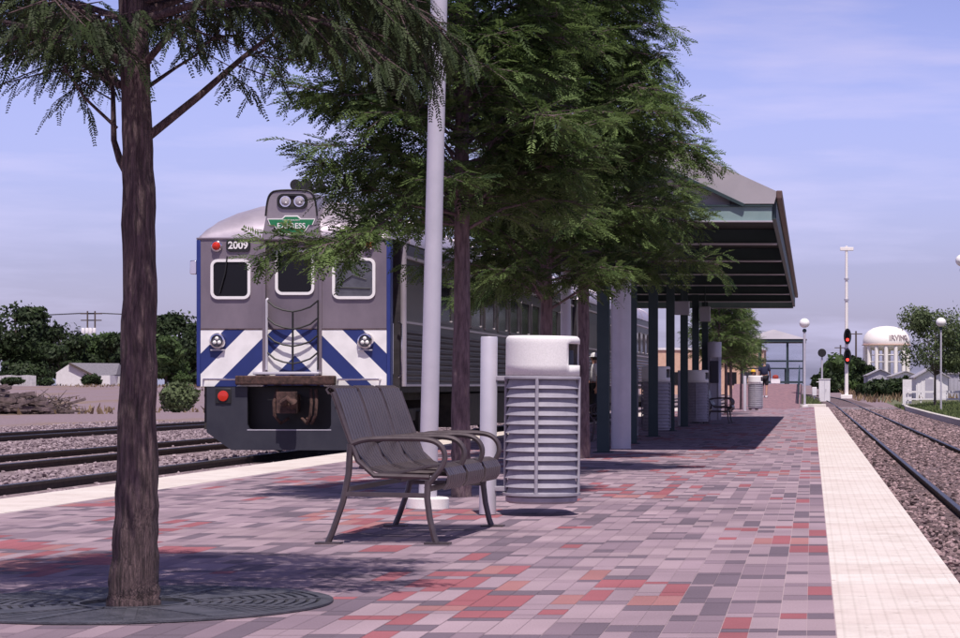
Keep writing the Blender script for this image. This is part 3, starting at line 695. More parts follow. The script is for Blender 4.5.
# folding safety gate of sagging chains
gate = MB().tube([(-.41,-.06,1.36),(-.41,-.06,2.46),(-.40,-.03,2.48)], .02, 8).build('gate_post', m_pole, car)
MB().tube([(.40,-.06,1.36),(.40,-.06,2.46)], .013, 8).build('gate_post', m_black, car)
mb = MB().tube([(.012,-.10,1.36),(.012,-.10,2.27)], .016, 8)
for k in range(4):
    zt, zc = 2.455-k*.272, 2.275-k*.272
    for sg in (-1, 1):
        mb.tube([(sg*.405, -.06, zt), (sg*.28,-.075,zt-.105), (sg*.14,-.09,zt-.155), (.012,-.10,zc)], .015, 6)
mb.build('safety_gate', m_black, car)
MB().box(-.87,.68,-.22,-.002,1.125,1.27).build('anti_climber', m_rust, car, bevel=.02)
MB().box(-.6,.44,-.18,-.0,1.285,1.33).build('buffer_plate', m_pole, car, bevel=.01)
for a_, b_ in ((-1.42,-.88),(.70,1.37)):
    MB().tube([(a_,0,1.21),(a_+.01,-.07,1.21),(b_-.01,-.07,1.21),(b_,0,1.21)], .018, 8).build('grab_bar', m_chrome, car)
# pilot
pl = [(-1.34,1.09),(-.70,1.09),(-.70,.50),(-.64,.43),(.56,.43),(.62,.50),(.62,1.09),(1.34,1.09),(1.34,.36),(.93,.09),(-.93,.09),(-1.34,.36)]
mb = MB().prism([(-1.34,1.09),(-.70,1.09),(-.70,.42),(-1.34,.42)][::-1], -.12, -.06).prism([(.62,1.09),(1.34,1.09),(1.34,.42),(.62,.42)], -.12, -.06)
mb.prism([(-1.34,.42),(1.34,.42),(1.34,.38),(.95,.10),(-.95,.10),(-1.34,.38)], -.12, -.06)
for x0, sg in ((-.70,1),(.62,-1)): mb.prism([(x0,.42),(x0+sg*.08,.42),(x0+sg*.025,.445),(x0,.50)], -.12, -.06)
for sg in (-1, 1): mb.box(min(sg*1.26,sg*1.34), max(sg*1.26,sg*1.34), -.06, .24, .40, 1.09)
mb.build('pilot', m_pilot, car, smooth=False)
MB().box(-.7,.62,-.125,-.121,.41,.425).build('pilot_lip', m_pole, car, smooth=False)
rl = MB().box(-1.2,-.95,-.14,-.121,.83,1.07).build('red_lamp', m_black, car, bevel=.01)
MB().lathe([(.085,-.142),(.08,-.16),(.001,-.17)], (-1.075,0,.95), 20, axis='y').build('lens', m_redlens, rl)
mb = MB().box(-.14,.06,-.28,.7,.70,.98).tube([(.06,-.3,.78),(.1,-.42,.86),(.02,-.45,.9),(-.08,-.38,.84)], .06, 8).box(-.19,.11,-.34,-.2,.68,1.02)
mb.build('coupler', m_rust, car, bevel=.02)
mb = MB()
for sg, c in ((-1,-.25),(1,.28),(1,.36)): mb.tube([(c,-.03,1.05),(c+sg*.03,-.12,.85),(c+sg*.02,-.13,.65),(c-sg*.06,-.05,.52),(c-sg*.16,.05,.6)], .026, 8)
mb.build('brake_hose', m_rust, car)
MB().box(-1.25,1.25,.2,.3,.25,1.09).build('bulkhead', m_black, car, smooth=False)
mb = MB().box(-.75,.75,.3,CL-.3,.85,1.098).box(-1.3,-.2,7,17.5,.32,.96).box(.2,1.3,7.5,17,.32,.96).box(-1.46,1.46,1.2,CL-1.2,1.0,1.098)
mb.build('underframe', m_rubber, car, smooth=False)
for v in (3.4, CL-3.4):
    tr_ = MB()
    for sg in (-1, 1):
        tr_.box(min(sg*.98,sg*1.1), max(sg*.98,sg*1.1), v-1.7, v+1.7, .5, .72)
        for dv in (-1.25, 1.25): tr_.box(min(sg*.95,sg*1.16), max(sg*.95,sg*1.16), v+dv-.2, v+dv+.2, .3, .66)
    tr_.box(-1.0,1.0,v-.25,v+.25,.45,.85); tr = tr_.build('truck', m_rubber, car, bevel=.02)
    for dv in (-1.25, 1.25):
        mb = MB()
        for sg in (-1, 1): 
            x0 = sg*.72; vs_ = []
            for r_, dx in ((.06,.0),(.36,.0),(.42,.0),(.45,.02),(.42,.10),(.34,.12),(.1,.09)):
                vs_.append((r_, dx*sg))
            nn_ = 28; base = [(x0+dx, v+dv+r_*math.cos(2*math.pi*j/nn_), .45+r_*math.sin(2*math.pi*j/nn_)-.0) for r_, dx in vs_ for j in range(nn_)]
            mb.add(base, [(i*nn_+j, i*nn_+(j+1) % nn_, (i+1)*nn_+(j+1) % nn_, (i+1)*nn_+j) for i in range(len(vs_)-1) for j in range(nn_)])
        mb.cyl((-.85,v+dv,.45),(.85,v+dv,.45),.07); mb.build('wheelset', m_rust, tr)
# roof horns, mirror
mb = MB()
for x_, y_, s_ in ((-.47,2.4,.95),(-.28,2.35,1.05),(-.08,2.45,.95)):
    mb.lathe([(.10*s_,-.30),(.085*s_,-.24),(.045,-.1),(.03,.2)], (x_,y_,4.46), 16, axis='y')
mb.box(-.5,-.04,2.4,2.5,4.36,4.42).box(-.34,-.22,2.4,2.5,4.08,4.36); mb.build('horn', m_black, car)
mi = MB().tube([(-1.53,.12,3.0),(-1.6,.1,3.02)], .012, 6).build('mirror_arm', m_black, car)
MB().prism(rrect(-1.60,2.98,.11,.22,.03), .05, .13).build('mirror', m_chrome, mi, bevel=.01)
d = Vector((SL,1,0)).normalized()*26.3
copy_tree(car, loc=(car.location.x+d.x, car.location.y+d.y, car.location.z), label='second stainless railcar coupled behind the leading one, half hidden by trunks', skip=('number_board','emblem','horn'))

# ------------------------------------------------------------------ bench
def make_bench(root):
    # profile in (x forward, z): back top -> seat -> front roll
    prof = [(-.035,.90),(-.05,.925),(-.03,.945),(0,.93),(.035,.84),(.07,.73),(.105,.62),(.145,.53),(.20,.455),(.28,.425),(.38,.425),(.48,.445),(.56,.465),(.62,.468),(.665,.45),(.69,.41),(.685,.36),(.66,.325)]
    n = len(prof)
    def slat(mb, y0, y1):
        vs = []
        for i, (x, z) in enumerate(prof):
            a, b = prof[max(i-1,0)], prof[min(i+1,n-1)]; t = Vector((b[0]-a[0], b[1]-a[1])).normalized(); nx_, nz_ = -t.y*.006, t.x*.006
            vs += [(x+nx_,y0,z+nz_),(x+nx_,y1,z+nz_),(x-nx_,y1,z-nz_),(x-nx_,y0,z-nz_)]
        fs = [(i*4+j, i*4+(j+1) % 4, (i+1)*4+(j+1) % 4, (i+1)*4+j) for i in range(n-1) for j in range(4)]+[(0,1,2,3),((n-1)*4+3,(n-1)*4+2,(n-1)*4+1,(n-1)*4)]
        mb.add(vs, fs)
    Lb = 1.72; sec = Lb/3
    for k in range(3):
        mb = MB(); m_ = 8; g0 = .03; pw = (sec-2*g0)/m_
        for j in range(m_): slat(mb, k*sec+g0+j*pw+.005, k*sec+g0+(j+1)*pw-.005)
        for x, z in ((.025,.83),(.17,.475),(.4,.405),(.63,.435)): mb.bar((x,k*sec+.0,z-.018),(x,(k+1)*sec,z-.018), .03, .012, up=(.3,0,1))
        mb.build('seat_panel', m_bench, root, ang=30)
    for k in range(4):
        y = k*sec
        path = [(.115,.60),(.18,.625),(.30,.632),(.45,.632),(.56,.63),(.63,.612),(.672,.565),(.68,.51),(.655,.455),(.62,.41),(.585,.37),(.565,.33)]
        mb = MB(); mb.tube([(x,y,z) for x, z in smooth2(path)], .017, 8); mb.tube([(.0,y,.91),(.075,y,.70),(.15,y,.50),(.25,y,.41),(.42,y,.405),(.585,y,.40)], .016, 8)
        mb.build('arm', m_bench, root)
    for y in (0, Lb):
        mb = MB().tube([(.105,y,.60),(.095,y,.42),(.06,y,.25),(-.0,y,.08),(-.03,y,.008)], [.02,.02,.019,.019,.02], 8).box(-.10,.05,y-.045,y+.045,.001,.012)
        mb.build('leg', m_bench, root)
        mb = MB().tube([(.575,y,.38),(.57,y,.28),(.585,y,.16),(.61,y,.05),(.625,y,.008)], [.02,.02,.019,.019,.02], 8).box(.56,.71,y-.045,y+.045,.001,.012)
        mb.build('leg', m_bench, root)
        MB().bar((.075,y,.30),(.575,y,.29), .028, .028).build('stretcher', m_bench, root)
    mb = MB().bar((.09,0,.33),(.09,Lb,.33), .03, .03).bar((.575,0,.33),(.575,Lb,.33), .03, .03); mb.build('rail', m_bench, root)
bench = empty('platform_bench', (-2.87,13.78,0), R(-3), 'brown slatted steel bench in front of the lamp post', 'bench', 'platform benches')
make_bench(bench)
p = P(704.5, 422, 57); copy_tree(bench, (p.x,57,0), R(0), 'dark bench under the canopy beside the pay phone')
p = P(636, 430, 40.5); copy_tree(bench, (p.x,40.5,0), R(180), 'dark bench under the canopy just behind the round column')

# ------------------------------------------------------------------ litter bins on posts
def make_bin(root):
    # post
    mb = MB().lathe([(.062,0),(.062,1.295),(.058,1.303),(.0,1.305)], (-.395,0,.002), 24); mb.build('post', m_pole, root)
    mb = MB()
    for z in (1.0, .19): MB().box(-.34,-.25,-.03,.03,z-.018,z+.018).build('bracket', m_bin, root, bevel=.004)
    # lid with a letterbox opening facing right-front
    n = 72; r = .27; z0, z1 = 1.02, 1.30; op0, op1, oz0, oz1 = -42, 18, 1.10, 1.255
    vs = []; fs = []
    rows_ = [(r, z0), (r, oz0), (r, oz1), (r, z1-.015), (r-.006, z1), (r-.02, z1+.012)]
    for rr, z in rows_:
        for j in range(n): t = 2*math.pi*j/n; vs.append((rr*math.cos(t), rr*math.sin(t), z))
    for i in range(len(rows_)-1):
        for j in range(n):
            ang = 360*(j+.5)/n; ang = ang-360 if ang > 180 else ang
            if i == 1 and op0 < ang < op1: continue
            fs.append((i*n+j, i*n+(j+1) % n, (i+1)*n+(j+1) % n, (i+1)*n+j))
    fs.append(tuple((len(rows_)-1)*n+j for j in range(n)))
    lid = MB().add(vs, fs).build('lid', m_binlid, root, ang=40)
    so = lid.modifiers.new('thick', 'SOLIDIFY'); so.thickness = .012; so.offset = -1
    MB().lathe([(.225,.2),(.225,1.2),(.22,1.21)], n=28).build('liner', m_pilot, root)
    mb = MB()
    for k in range(13):
        z = .985-k*.0655
        mb.lathe([(.240,z+.010),(.247,z-.012),(.262,z-.046),(.268,z-.056),(.262,z-.059),(.238,z-.0)], n=48, caps=False)
    mb.build('louvre', m_bin, root, ang=30)
    mb = MB()
    for a_ in (-92, -2, 88, 178): t = R(a_); mb.tube([(.268*math.cos(t),.268*math.sin(t),1.01),(.268*math.cos(t),.268*math.sin(t),.155)], .013, 8)
    mb.build('upright', m_bin, root)
    MB().lathe([(.272,1.018),(.278,1.012),(.278,.998),(.255,.995),(.255,1.018)], n=48, caps=False).build('hoop', m_bin, root)
    MB().lathe([(.25,.165),(.285,.165),(.285,.148),(.25,.148)], n=48, caps=False).build('hoop', m_bin, root)
    MB().lathe([(.0,.09),(.24,.09),(.262,.105),(.262,.135),(.22,.14)], n=40, caps=False).build('base_pan', m_bin, root)
binr = empty('litter_bin', (-1.985,16.87,0), 0, 'large louvred litter bin with pale lid in the sun beside the bench', 'litter bin', 'litter bins on posts')
make_bin(binr)
binr.rotation_euler = (0, R(.55), 0)
for px, Z, lb in ((656,43.6,'louvred bin under the canopy behind the second dark post'), (697,54.2,'louvred bin under the canopy, third and middle-distance one'), (755.5,85,'sunlit bin at the far end of the platform before the ramp')):
    copy_tree(binr, ((px-VX)*Z/F, Z, 0), R(0), lb)

# ------------------------------------------------------------------ lamp posts
def lamp(x, y, z, h, lb, grp='globe lamps', r=.07, gr=.23, lean=0, flange=True):
    o = empty('globe_lamp', (x,y,z), 0, lb, 'lamp post', grp); o.rotation_euler = (0, lean, 0)
    MB().tube([(0,0,0),(0,0,h-.25)], [r, r*.9], 24).build('pole', m_pole, o)
    if flange: MB().lathe([(.165,.001),(.165,.075),(.155,.085),(r+.002,.088)], n=36).build('base_flange', m_binlid, o)
    MB().lathe([(r*1.3,h-.27),(r*1.6,h-.2),(r*.9,h-.12)], n=20).build('collar', m_teal, o)
    MB().lathe([(gr*math.sin(R(a_))+.001, h+gr*.55-gr*math.cos(R(a_))*.92) for a_ in range(20,181,16)], n=28, caps=True).build('globe', m_globe, o)
    return o
lamp((427.5-VX)*17.8/F, 17.8, .001, 5.6, 'tall pale lamp post rising behind the bench', lean=R(1.3))
lamp((565-VX)*30.7/F, 30.7, .001, 5.6, 'pale lamp post seen behind the lid of the sunlit bin', lean=R(.3))
p = P(804.5, 326, 101); lamp(p.x, 101, .001, p.z, 'white globe lamp at the right of the shelter', r=.06)
p = P(941, 325, 122); lamp(p.x, 122, G(p.x,122), p.z-G(p.x,122), 'white globe lamp in front of the small green tree', r=.05, gr=.27, flange=False)
p = P(962, 264, 80); lamp(p.x, 80, G(p.x,80), p.z-G(p.x,80), 'globe lamp cut off by the right edge of the photo', r=.05, flange=False)

# ------------------------------------------------------------------ pay phone
p = P(714.5, 419, 63); ph = empty('pay_phone', (p.x,63,.001), 0, 'rounded grey pay phone pillar under the far canopy', 'pay phone')
n = 28
mb = MB().lathe([(.19,1.72),(.19,2.12),(.185,2.14),(.02,2.15)], n=n); mb.build('hood', m_pole, ph)
vs = []; fs = []
for z in (0, 1.72):
    for j in range(n+1):
        t = R(-55+290*j/n+0); vs.append((.185*math.cos(t), .185*math.sin(t), z))
m_ = n+1; fs = [(j,j+1,m_+j+1,m_+j) for j in range(n)]
o = MB().add([( x*math.cos(R(0)), y, z) for x, y, z in vs], fs).build('pillar', m_pole, ph); o.modifiers.new('thick','SOLIDIFY').thickness = .015; o.rotation_euler = (0,0,R(-.1))
MB().box(-.1,.1,-.12,.05,.0,1.72).build('back_panel', m_greywall, ph, smooth=False)
MB().box(-.12,.12,-.2,-.121,1.02,1.62).build('phone', m_phone, ph, bevel=.02)
MB().tube([(-.09,-.24,1.15),(-.09,-.25,1.3),(-.09,-.24,1.48)], [.03,.015,.03], 8).build('handset', m_black, ph)

# ------------------------------------------------------------------ boarding ramp, shelter
RX0, RX1, RY0, RY1, RY2, RZ = -3.6, -.52, 95.0, 107.0, 119.0, 1.02
m_brick = M('ramp_brick', (.17,.10,.125), (.30,.165,.18), 5, .85, stretch=(1.2,3,3), lo=.4, hi=.6)
rp_ = empty('boarding_ramp', ((RX0+RX1)/2, RY0, 0), 0, 'red brick ramp rising to the shelter at the platform end', 'ramp')
ox, oy = rp_.location.x, rp_.location.y
MB().prism([(0.0,.004),(RY1-oy,RZ),(RY2-oy,RZ),(RY2-oy,-.4),(0,-.4)], RX0-ox, RX1-ox, axis='x').build('ramp_body', m_brick, rp_, smooth=False)
mb = MB()
for sx_ in (RX1-.06-ox,):
    for yy in (2.0, 5.0, 8.0, 11.5): mb.cyl((sx_,yy,RZ*yy/12),(sx_,yy,RZ*yy/12+.9),.022, n=8)
    for dz in (.45,.9): mb.cyl((sx_,2.0,RZ*2/12+dz),(sx_,11.5,RZ*11.5/12+dz),.022, n=8)
mb.build('handrail', m_teal, rp_)
sh = empty('waiting_shelter', (-1.87,110.5,RZ), 0, 'small glazed shelter with hipped roof on top of the ramp', 'shelter')
hw, dp, hgt = 1.46, 3.6, 2.02
for sx_ in (-1, 1):
    for yy in (0, dp): MB().box(sx_*hw-.045, sx_*hw+.045, yy-.045, yy+.045, 0, hgt).build('post', m_teal, sh, smooth=False)
MX = (-hw, -.67, .67, hw)
for yy in (0, dp):
    for xm in MX[1:3]: MB().box(xm-.04, xm+.04, yy-.04, yy+.04, 0, hgt).build('mullion', m_teal, sh, smooth=False)
    for xa, xb in zip(MX, MX[1:]):
        for z, t_ in ((1.12,.045),(.76,.04),(.09,.10)): MB().box(xa+.046, xb-.046, yy-.03, yy+.03, z-t_/2, z+t_/2).build('transom', m_teal, sh, smooth=False)
        MB().box(xa+.046, xb-.046, yy-.004, yy+.004, .15, hgt-.02).build('pane', m_clear, sh, smooth=False)
MB().box(.54,.77,.5,.9,0,.72).build('ticket_box', m_teal, sh, bevel=.02)
MB().box(-hw-.12,hw+.12,-.16,dp+.16,hgt,hgt+.14).build('eave', m_teal, sh, smooth=False)
hz = hgt+.142; a_ = hw+.16
MB().add([(-a_,-.2,hz),(a_,-.2,hz),(a_,dp+.2,hz),(-a_,dp+.2,hz),(0,1.6,hz+.50),(0,dp-1.6,hz+.50)], [(0,1,4),(1,2,5,4),(2,3,5),(3,0,4,5),(3,2,1,0)]).build('roof', m_roofmetal, sh, smooth=False)
bx = empty('cool_box', (P(775.5,380,108).x,108,RZ+.002), 0, 'white box standing on top of the brick ramp', 'box')
MB().box(-.22,.22,-.15,.15,0,.2).build('box_body', m_white, bx, bevel=.03); MB().box(-.225,.225,-.155,.155,.202,.235).build('lid', m_white, bx, bevel=.01)
tag(MB().lathe([(.12,0),(.15,.06),(.13,.15),(.05,.19)], n=16).build('bag', m_cloth_red, loc=(bx.location.x-.0,108,RZ+.24)), 'dark red bag lying on the white box', 'bag')

# ------------------------------------------------------------------ people
def skinmesh(name, verts, edges, radii, mat, parent, root=0, sub=1):
    me = bpy.data.meshes.new(name); me.from_pydata(verts, edges, []); o = bpy.data.objects.new(name, me); COL.objects.link(o); o.parent = parent
    o.modifiers.new('skin', 'SKIN'); sv = me.skin_vertices[0].data
    for i, r in enumerate(radii): sv[i].radius = r if isinstance(r, tuple) else (r, r)
    sv[root].use_root = True
    o.modifiers['skin'].use_smooth_shade = True
    if sub: s_ = o.modifiers.new('sub', 'SUBSURF'); s_.levels = sub; s_.render_levels = sub
    me.materials.append(mat); return o
def person(x, y, z, rz, h, label, top, legs_mat, cap=None, shorts=False, stride=.12, armswing=.1, hair=True):
    o = empty('person', (x,y,z), rz, label, 'person', 'people on the platform'); k = h/1.75
    V = lambda *a: tuple(c*k for c in a)       # figure faces -y
    s, aw = stride, armswing
    J = {'pelvis': (0,0,.95), 'waist': (0,0,1.10), 'chest': (0,.01,1.30), 'neck': (0,.01,1.47), 'jaw': (0,-.015,1.56), 'head': (0,-.005,1.64), 'crown': (0,.01,1.71), 'nose': (0,-.105,1.615),
         'shL': (.17,.01,1.42), 'elL': (.23,.03+aw*.4,1.14), 'wrL': (.24,-.06+aw,.90), 'haL': (.24,-.08+aw,.83), 'shR': (-.17,.01,1.42), 'elR': (-.23,.03-aw*.4,1.14), 'wrR': (-.24,-.08-aw,.91), 'haR': (-.24,-.11-aw,.84),
         'hiL': (.09,0,.90), 'knL': (.10,-.03-s*.6,.50), 'anL': (.10,.02-s,.085), 'toL': (.11,-.13-s,.035), 'hiR': (-.09,0,.90), 'knR': (-.10,-.02+s*.4,.50), 'anR': (-.10,.03+s,.085), 'toR': (-.11,-.12+s,.035)}
    rad = {'pelvis': (.145,.10), 'waist': (.135,.095), 'chest': (.16,.11), 'neck': .052, 'jaw': (.06,.07), 'head': (.078,.092), 'crown': .06, 'nose': .014, 'shL': .058, 'elL': .042, 'wrL': .028, 'haL': .032, 'shR': .058, 'elR': .042, 'wrR': .028, 'haR': .032,
           'hiL': .088, 'knL': .058, 'anL': .038, 'toL': .034, 'hiR': .088, 'knR': .058, 'anR': .038, 'toR': .034}
    E = [('pelvis','waist'),('waist','chest'),('chest','neck'),('neck','jaw'),('jaw','head'),('head','crown'),('head','nose')]
    for q in 'LR': E += [('chest','sh'+q),('sh'+q,'el'+q),('el'+q,'wr'+q),('wr'+q,'ha'+q),('pelvis','hi'+q),('hi'+q,'kn'+q),('kn'+q,'an'+q),('an'+q,'to'+q)]
    for q, sx in (('L',1),('R',-1)):
        hx, hy, hz_ = J['ha'+q]
        for i, (dy, ln) in enumerate(((-.033,.075),(-.011,.085),(.011,.08),(.032,.065))):
            J[f'f{i}{q}'] = (hx-.004*sx, hy+dy, hz_-.035-ln*.5); J[f'g{i}{q}'] = (hx-.02*sx, hy+dy*.95, hz_-.035-ln)
            rad[f'f{i}{q}'] = .009; rad[f'g{i}{q}'] = .008; E += [('ha'+q, f'f{i}{q}'), (f'f{i}{q}', f'g{i}{q}')]
        J['t'+q] = (hx-.015*sx, hy-.06, hz_-.02); rad['t'+q] = .01; E.append(('ha'+q, 't'+q))
    def sk(names, extra, mat, nm, root, sub=1):
        ix = {n: i for i, n in enumerate(names)}
        ed = [(ix[a], ix[b]) for a, b in E if a in ix and b in ix]
        rr = []
        for n_ in names:
            r_ = rad[n_]; rr.append(tuple((c+extra)*k for c in r_) if isinstance(r_, tuple) else (r_+extra)*k)
        return skinmesh(nm, [V(*J[n_]) for n_ in names], ed, rr, mat, o, ix[root], sub)
    sk(list(J), 0, m_skin, 'body', 'pelvis')
    J['elL2'] = J['elL']
    top_names = ['pelvis','waist','chest','shL','elL','shR','elR']
    sk(top_names, .034, top, 'shirt', 'chest')
    ln = ['pelvis','hiL','knL','hiR','knR']+([] if shorts else ['anL','anR'])
    sk(ln, .03, legs_mat, 'shorts' if shorts else 'trousers', 'pelvis')
    for q in 'LR':
        a_, b_ = J['an'+q], J['to'+q]
        MB().tube([V(a_[0],a_[1]+.03,.05), V((a_[0]+b_[0])/2,(a_[1]+b_[1])/2,.05), V(b_[0],b_[1]-.03,.035)], [.05*k,.05*k,.035*k], 10).build('shoe', m_cloth_white if shorts else m_cloth_black, o)
    if cap:
        c = MB().lathe([(.105*k,1.655*k),(.103*k,1.70*k),(.08*k,1.745*k),(.03*k,1.765*k)], n=20); c.prism([(-.075*k,-.05*k),(.075*k,-.05*k),(.05*k,-.18*k),(-.05*k,-.18*k)], 1.655*k, 1.668*k, axis='z'); c.build('cap', cap, o)
    if hair: MB().lathe([(.085*k,1.58*k),(.098*k,1.64*k),(.085*k,1.70*k),(.03*k,1.735*k)], (0,.018*k,0), n=18).build('hair', m_hair, o)
    mb = MB()
    for sx in (-.03,.03): mb.lathe([(.011*k,-.004),(.008*k,-.01)], V(sx,-.088,1.645), 8, axis='y')
    mb.build('eyes', m_black, o)
    return o
person(-5.72, 60.5, .001, R(-80), 1.80, 'person in white cap and white shirt standing beside the train', m_cloth_white, m_cloth_black, m_cloth_white, stride=.05)
person((764.5-VX)*100/F, 100, .425, R(175), 1.72, 'person in navy top and dark shorts walking up the brick ramp', m_cloth_navy, m_cloth_black, None, shorts=True, stride=.16)
person((753.2-VX)*89/F, 89, .001, R(20), 1.56, 'person in a yellow cap standing behind the far bin', m_peach, m_cloth_navy, m_cloth_yellow)

# ------------------------------------------------------------------ trees
def fronds(base, dirs, L_, npair=7, lw=.05, wd=.014, up=None):
    n = len(base); d = dirs/np.linalg.norm(dirs, axis=1, keepdims=True)
    u = rng.normal(0, .35, (n,3)); u[:,2] += 1
    sd = np.cross(d, u); sd /= np.linalg.norm(sd, axis=1, keepdims=True)+1e-6
    nrm = np.cross(sd, d)
    out = []
    for j in range(npair):
        t = (j+.4)/npair; prof = (.55+.9*t*(1-t)*2)*(1-.35*t)
        p = base+d*(L_*t)[:,None]-np.array([0,0,1])*(L_*t*t*.18)[:,None]
        for sg in (-1, 1):
            ld = d*.75+sd*sg*.8-nrm*.12+rng.normal(0,.12,(n,3)); ld /= np.linalg.norm(ld, axis=1, keepdims=True)
            wv = np.cross(ld, nrm); wv /= np.linalg.norm(wv, axis=1, keepdims=True)+1e-6
            l = (lw*prof*rng.uniform(.8,1.25,n))[:,None]
            out.append(np.stack([p, p+ld*l*.45+wv*wd*.5, p+ld*l, p+ld*l*.45-wv*wd*.5], 1))
    return np.stack(out, 1).reshape(-1,3), npair*2          # n * npair*2 quads
def poly_at(pts, t):
    k = len(pts)-1; f = min(max(t,0),.9999)*k; i = int(f); return pts[i].lerp(pts[i+1], f-i), (pts[i+1]-pts[i]).normalized()
def grow(limbs, per_m=11, tw=.34, fl=(.13,.2), droop=.25, start=.22, nf=7, vr=.25):
    B, D, Ls = [], [], []; twigs = []
    for pts, r0, st, dens in limbs:
        ln = sum((pts[i+1]-pts[i]).length for i in range(len(pts)-1)); nt_ = max(3, int(ln*per_m*dens))
        for q in range(nt_):
            t = st+(1-st)*(q+random.random())/nt_; p, d = poly_at(pts, t)
            sg = 1 if q % 2 else -1
            side = d.cross(Vector((0,0,1)));
            if side.length < .01: side = Vector((1,0,0))
            side.normalize()
            tl = tw*(1.15-.6*t)*random.uniform(.6,1.25)*min(1, .45+ln)
            td = (d*.65+side*sg*random.uniform(.45,1)+Vector((random.uniform(-.2,.2),random.uniform(-.2,.2),random.uniform(-vr*1.4,vr)-droop*.4))).normalized()
            twigs.append((p, p+td*tl, .004))
            m = max(3, int(tl/.05))
            for i in range(m):
                u_ = (i+.6)/m; pp = p+td*(tl*u_); s2 = td.cross(Vector((0,0,1))); s2.normalize()
                fd = td*.6+s2*((1 if i % 2 else -1)*random.uniform(.3,.9))+Vector((random.gauss(0,.2),random.gauss(0,.2),random.gauss(-droop,.28)))
                B.append(pp); D.append(fd); Ls.append(random.uniform(*fl))
            B.append(p+td*tl); D.append(td+Vector((0,0,-droop))); Ls.append(random.uniform(*fl))
    return np.array(B), np.array(D), np.array(Ls), twigs
def build_tree(root, trunk, tr_r, limbs, leafm, barkm, twigs_on=True, lw=.05, wd=.014, nf=7, **kw):
    tm = MB()
    n_ = 18; 
    pts = [Vector(p) for p in trunk]; fine = []; rr = []
    for i in range(len(pts)-1):
        for q in range(8):
            f_ = q/8; fine.append(pts[i].lerp(pts[i+1], f_)+Vector((random.gauss(0,.0025),random.gauss(0,.0025),0))); rr.append((tr_r[i]*(1-f_)+tr_r[i+1]*f_)*random.uniform(.97,1.03))
    fine.append(pts[-1]); rr.append(tr_r[-1])
    if tr_r[0] > .1: n_ = 44
    tm.tube(fine, rr, n_)
    for i in range(len(fine)):                                    # stringy ridges in the bark
        c = fine[i]
        for j in range(n_):
            th = 2*math.pi*j/n_; q = i*n_+j; v_ = Vector(tm.v[q])
            m__ = 1+.03*math.sin(9*th+c.z*2.1)+.022*math.sin(15*th-c.z*3.3+1)+random.gauss(0,.010)
            if c.z < .35: m__ += .10*(1-c.z/.35)*max(0, math.sin(5*th+.7))
            tm.v[q] = tuple(c+(v_-c)*m__)
    for p_, r0, st, dens in limbs: tm.tube(p_, [max(.005, r0*(1-.85*i/(len(p_)-1))) for i in range(len(p_))], 7)
    B, D, Ls, tw = grow(limbs, **kw)
    if twigs_on:
        for a_, b_, r_ in tw: tm.tube([a_, b_], [r_, r_*.5], 4, caps=False)
    tm.build('trunk', barkm, root, ang=80)
    v, q = fronds(B, D, Ls, nf, lw, wd)
    nq = len(v)//4; ti = np.repeat(np.clip(rng.normal(.45,.22,len(B)),0,1), q)
    np_mesh('crown', v, np.arange(nq*4).reshape(-1,4), leafm, parent=root, tint=ti)
def cone_limbs(n, zb, zt, rmax, base_r=.022, rise=.18, seed=1, power=.8, zfirst=None, trunk_at=lambda z: (0,0)):
    rd = random.Random(seed); out = []
    for i in range(n):
        f_ = (i+rd.random()*.6)/n; z = zb+(zt-zb)*f_**1.12
        az = i*2.39996+rd.uniform(-.4,.4)
        r = rmax*(1-f_)**power*rd.uniform(.72,1.08)+.12
        if f_ < .08: r *= rd.uniform(.65,.95)
        tx, ty = trunk_at(z); d = Vector((math.cos(az), math.sin(az), 0)); p0 = Vector((tx,ty,z))
        rs = rise*rd.uniform(.5,1.5)*(1+1.4*f_)
        out.append(([p0, p0+d*r*.35+Vector((0,0,r*rs*.6)), p0+d*r*.7+Vector((0,0,r*rs*.85)), p0+d*r+Vector((0,0,r*rs*.75))], base_r*(1-.6*f_), .16, 1.0))
    return out
ROW = -2.93
grp = 'cypress trees in a row on the platform'
def mk_tree(x, y, label, seed, r0, zb, zt, rm, n=120, leafm=None, barkm=None, per_m=17, extra=()):
    random.seed(seed); o = empty('cypress_tree', (x,y,0), 0, label, 'tree', grp)
    build_tree(o, [(0,0,-.02),(0,0,.5),(.01,0,zb),(0,.02,(zb+zt)/2),(0,0,zt)], [r0*1.12,r0,r0*.82,r0*.5,.012], cone_limbs(n, zb, zt-.15, rm, seed=seed, base_r=.016, power=.62, rise=.3)+list(extra), leafm or m_leaf, barkm or m_bark2, per_m=per_m, tw=.42, fl=(.15,.25), vr=.5, droop=.08, lw=.066, wd=.0175, nf=9)
    return o
b2_ = Vector(((461-VX)*19.6/F, 19.6, 0))
def w2(px, py, dz=0): return P(px, py, 19.6+dz)-b2_
EX = [([w2(461,225), w2(400,220,-.2), w2(330,239,-.4), w2(266,245,-.5)], .014, .3, 1.3), ([w2(461,215), w2(410,205,-.4), w2(370,231,-.8), w2(322,246,-1.0)], .014, .3, 1.2),
      ([w2(461,130), w2(400,98,.1), w2(340,92,.2), w2(286,86,.2)], .013, .2, 1.2), ([w2(461,185), w2(400,165,.3), w2(350,168,.5), w2(312,160,.5)], .013, .25, 1.1),
      ([w2(461,60), w2(400,40,-.3), w2(350,45,-.5), w2(300,42,-.5)], .013, .2, 1.1)]
t2 = mk_tree(b2_.x, 19.6, 'cypress tree with pale trunk growing between lamp post and bin', 3, .078, 2.25, 7.8, 1.30, extra=EX)
t3 = mk_tree((545.5-VX)*25.4/F, 25.4, 'cypress tree whose trunk shows just above the bin lid', 5, .08, 1.75, 8.4, 1.95)
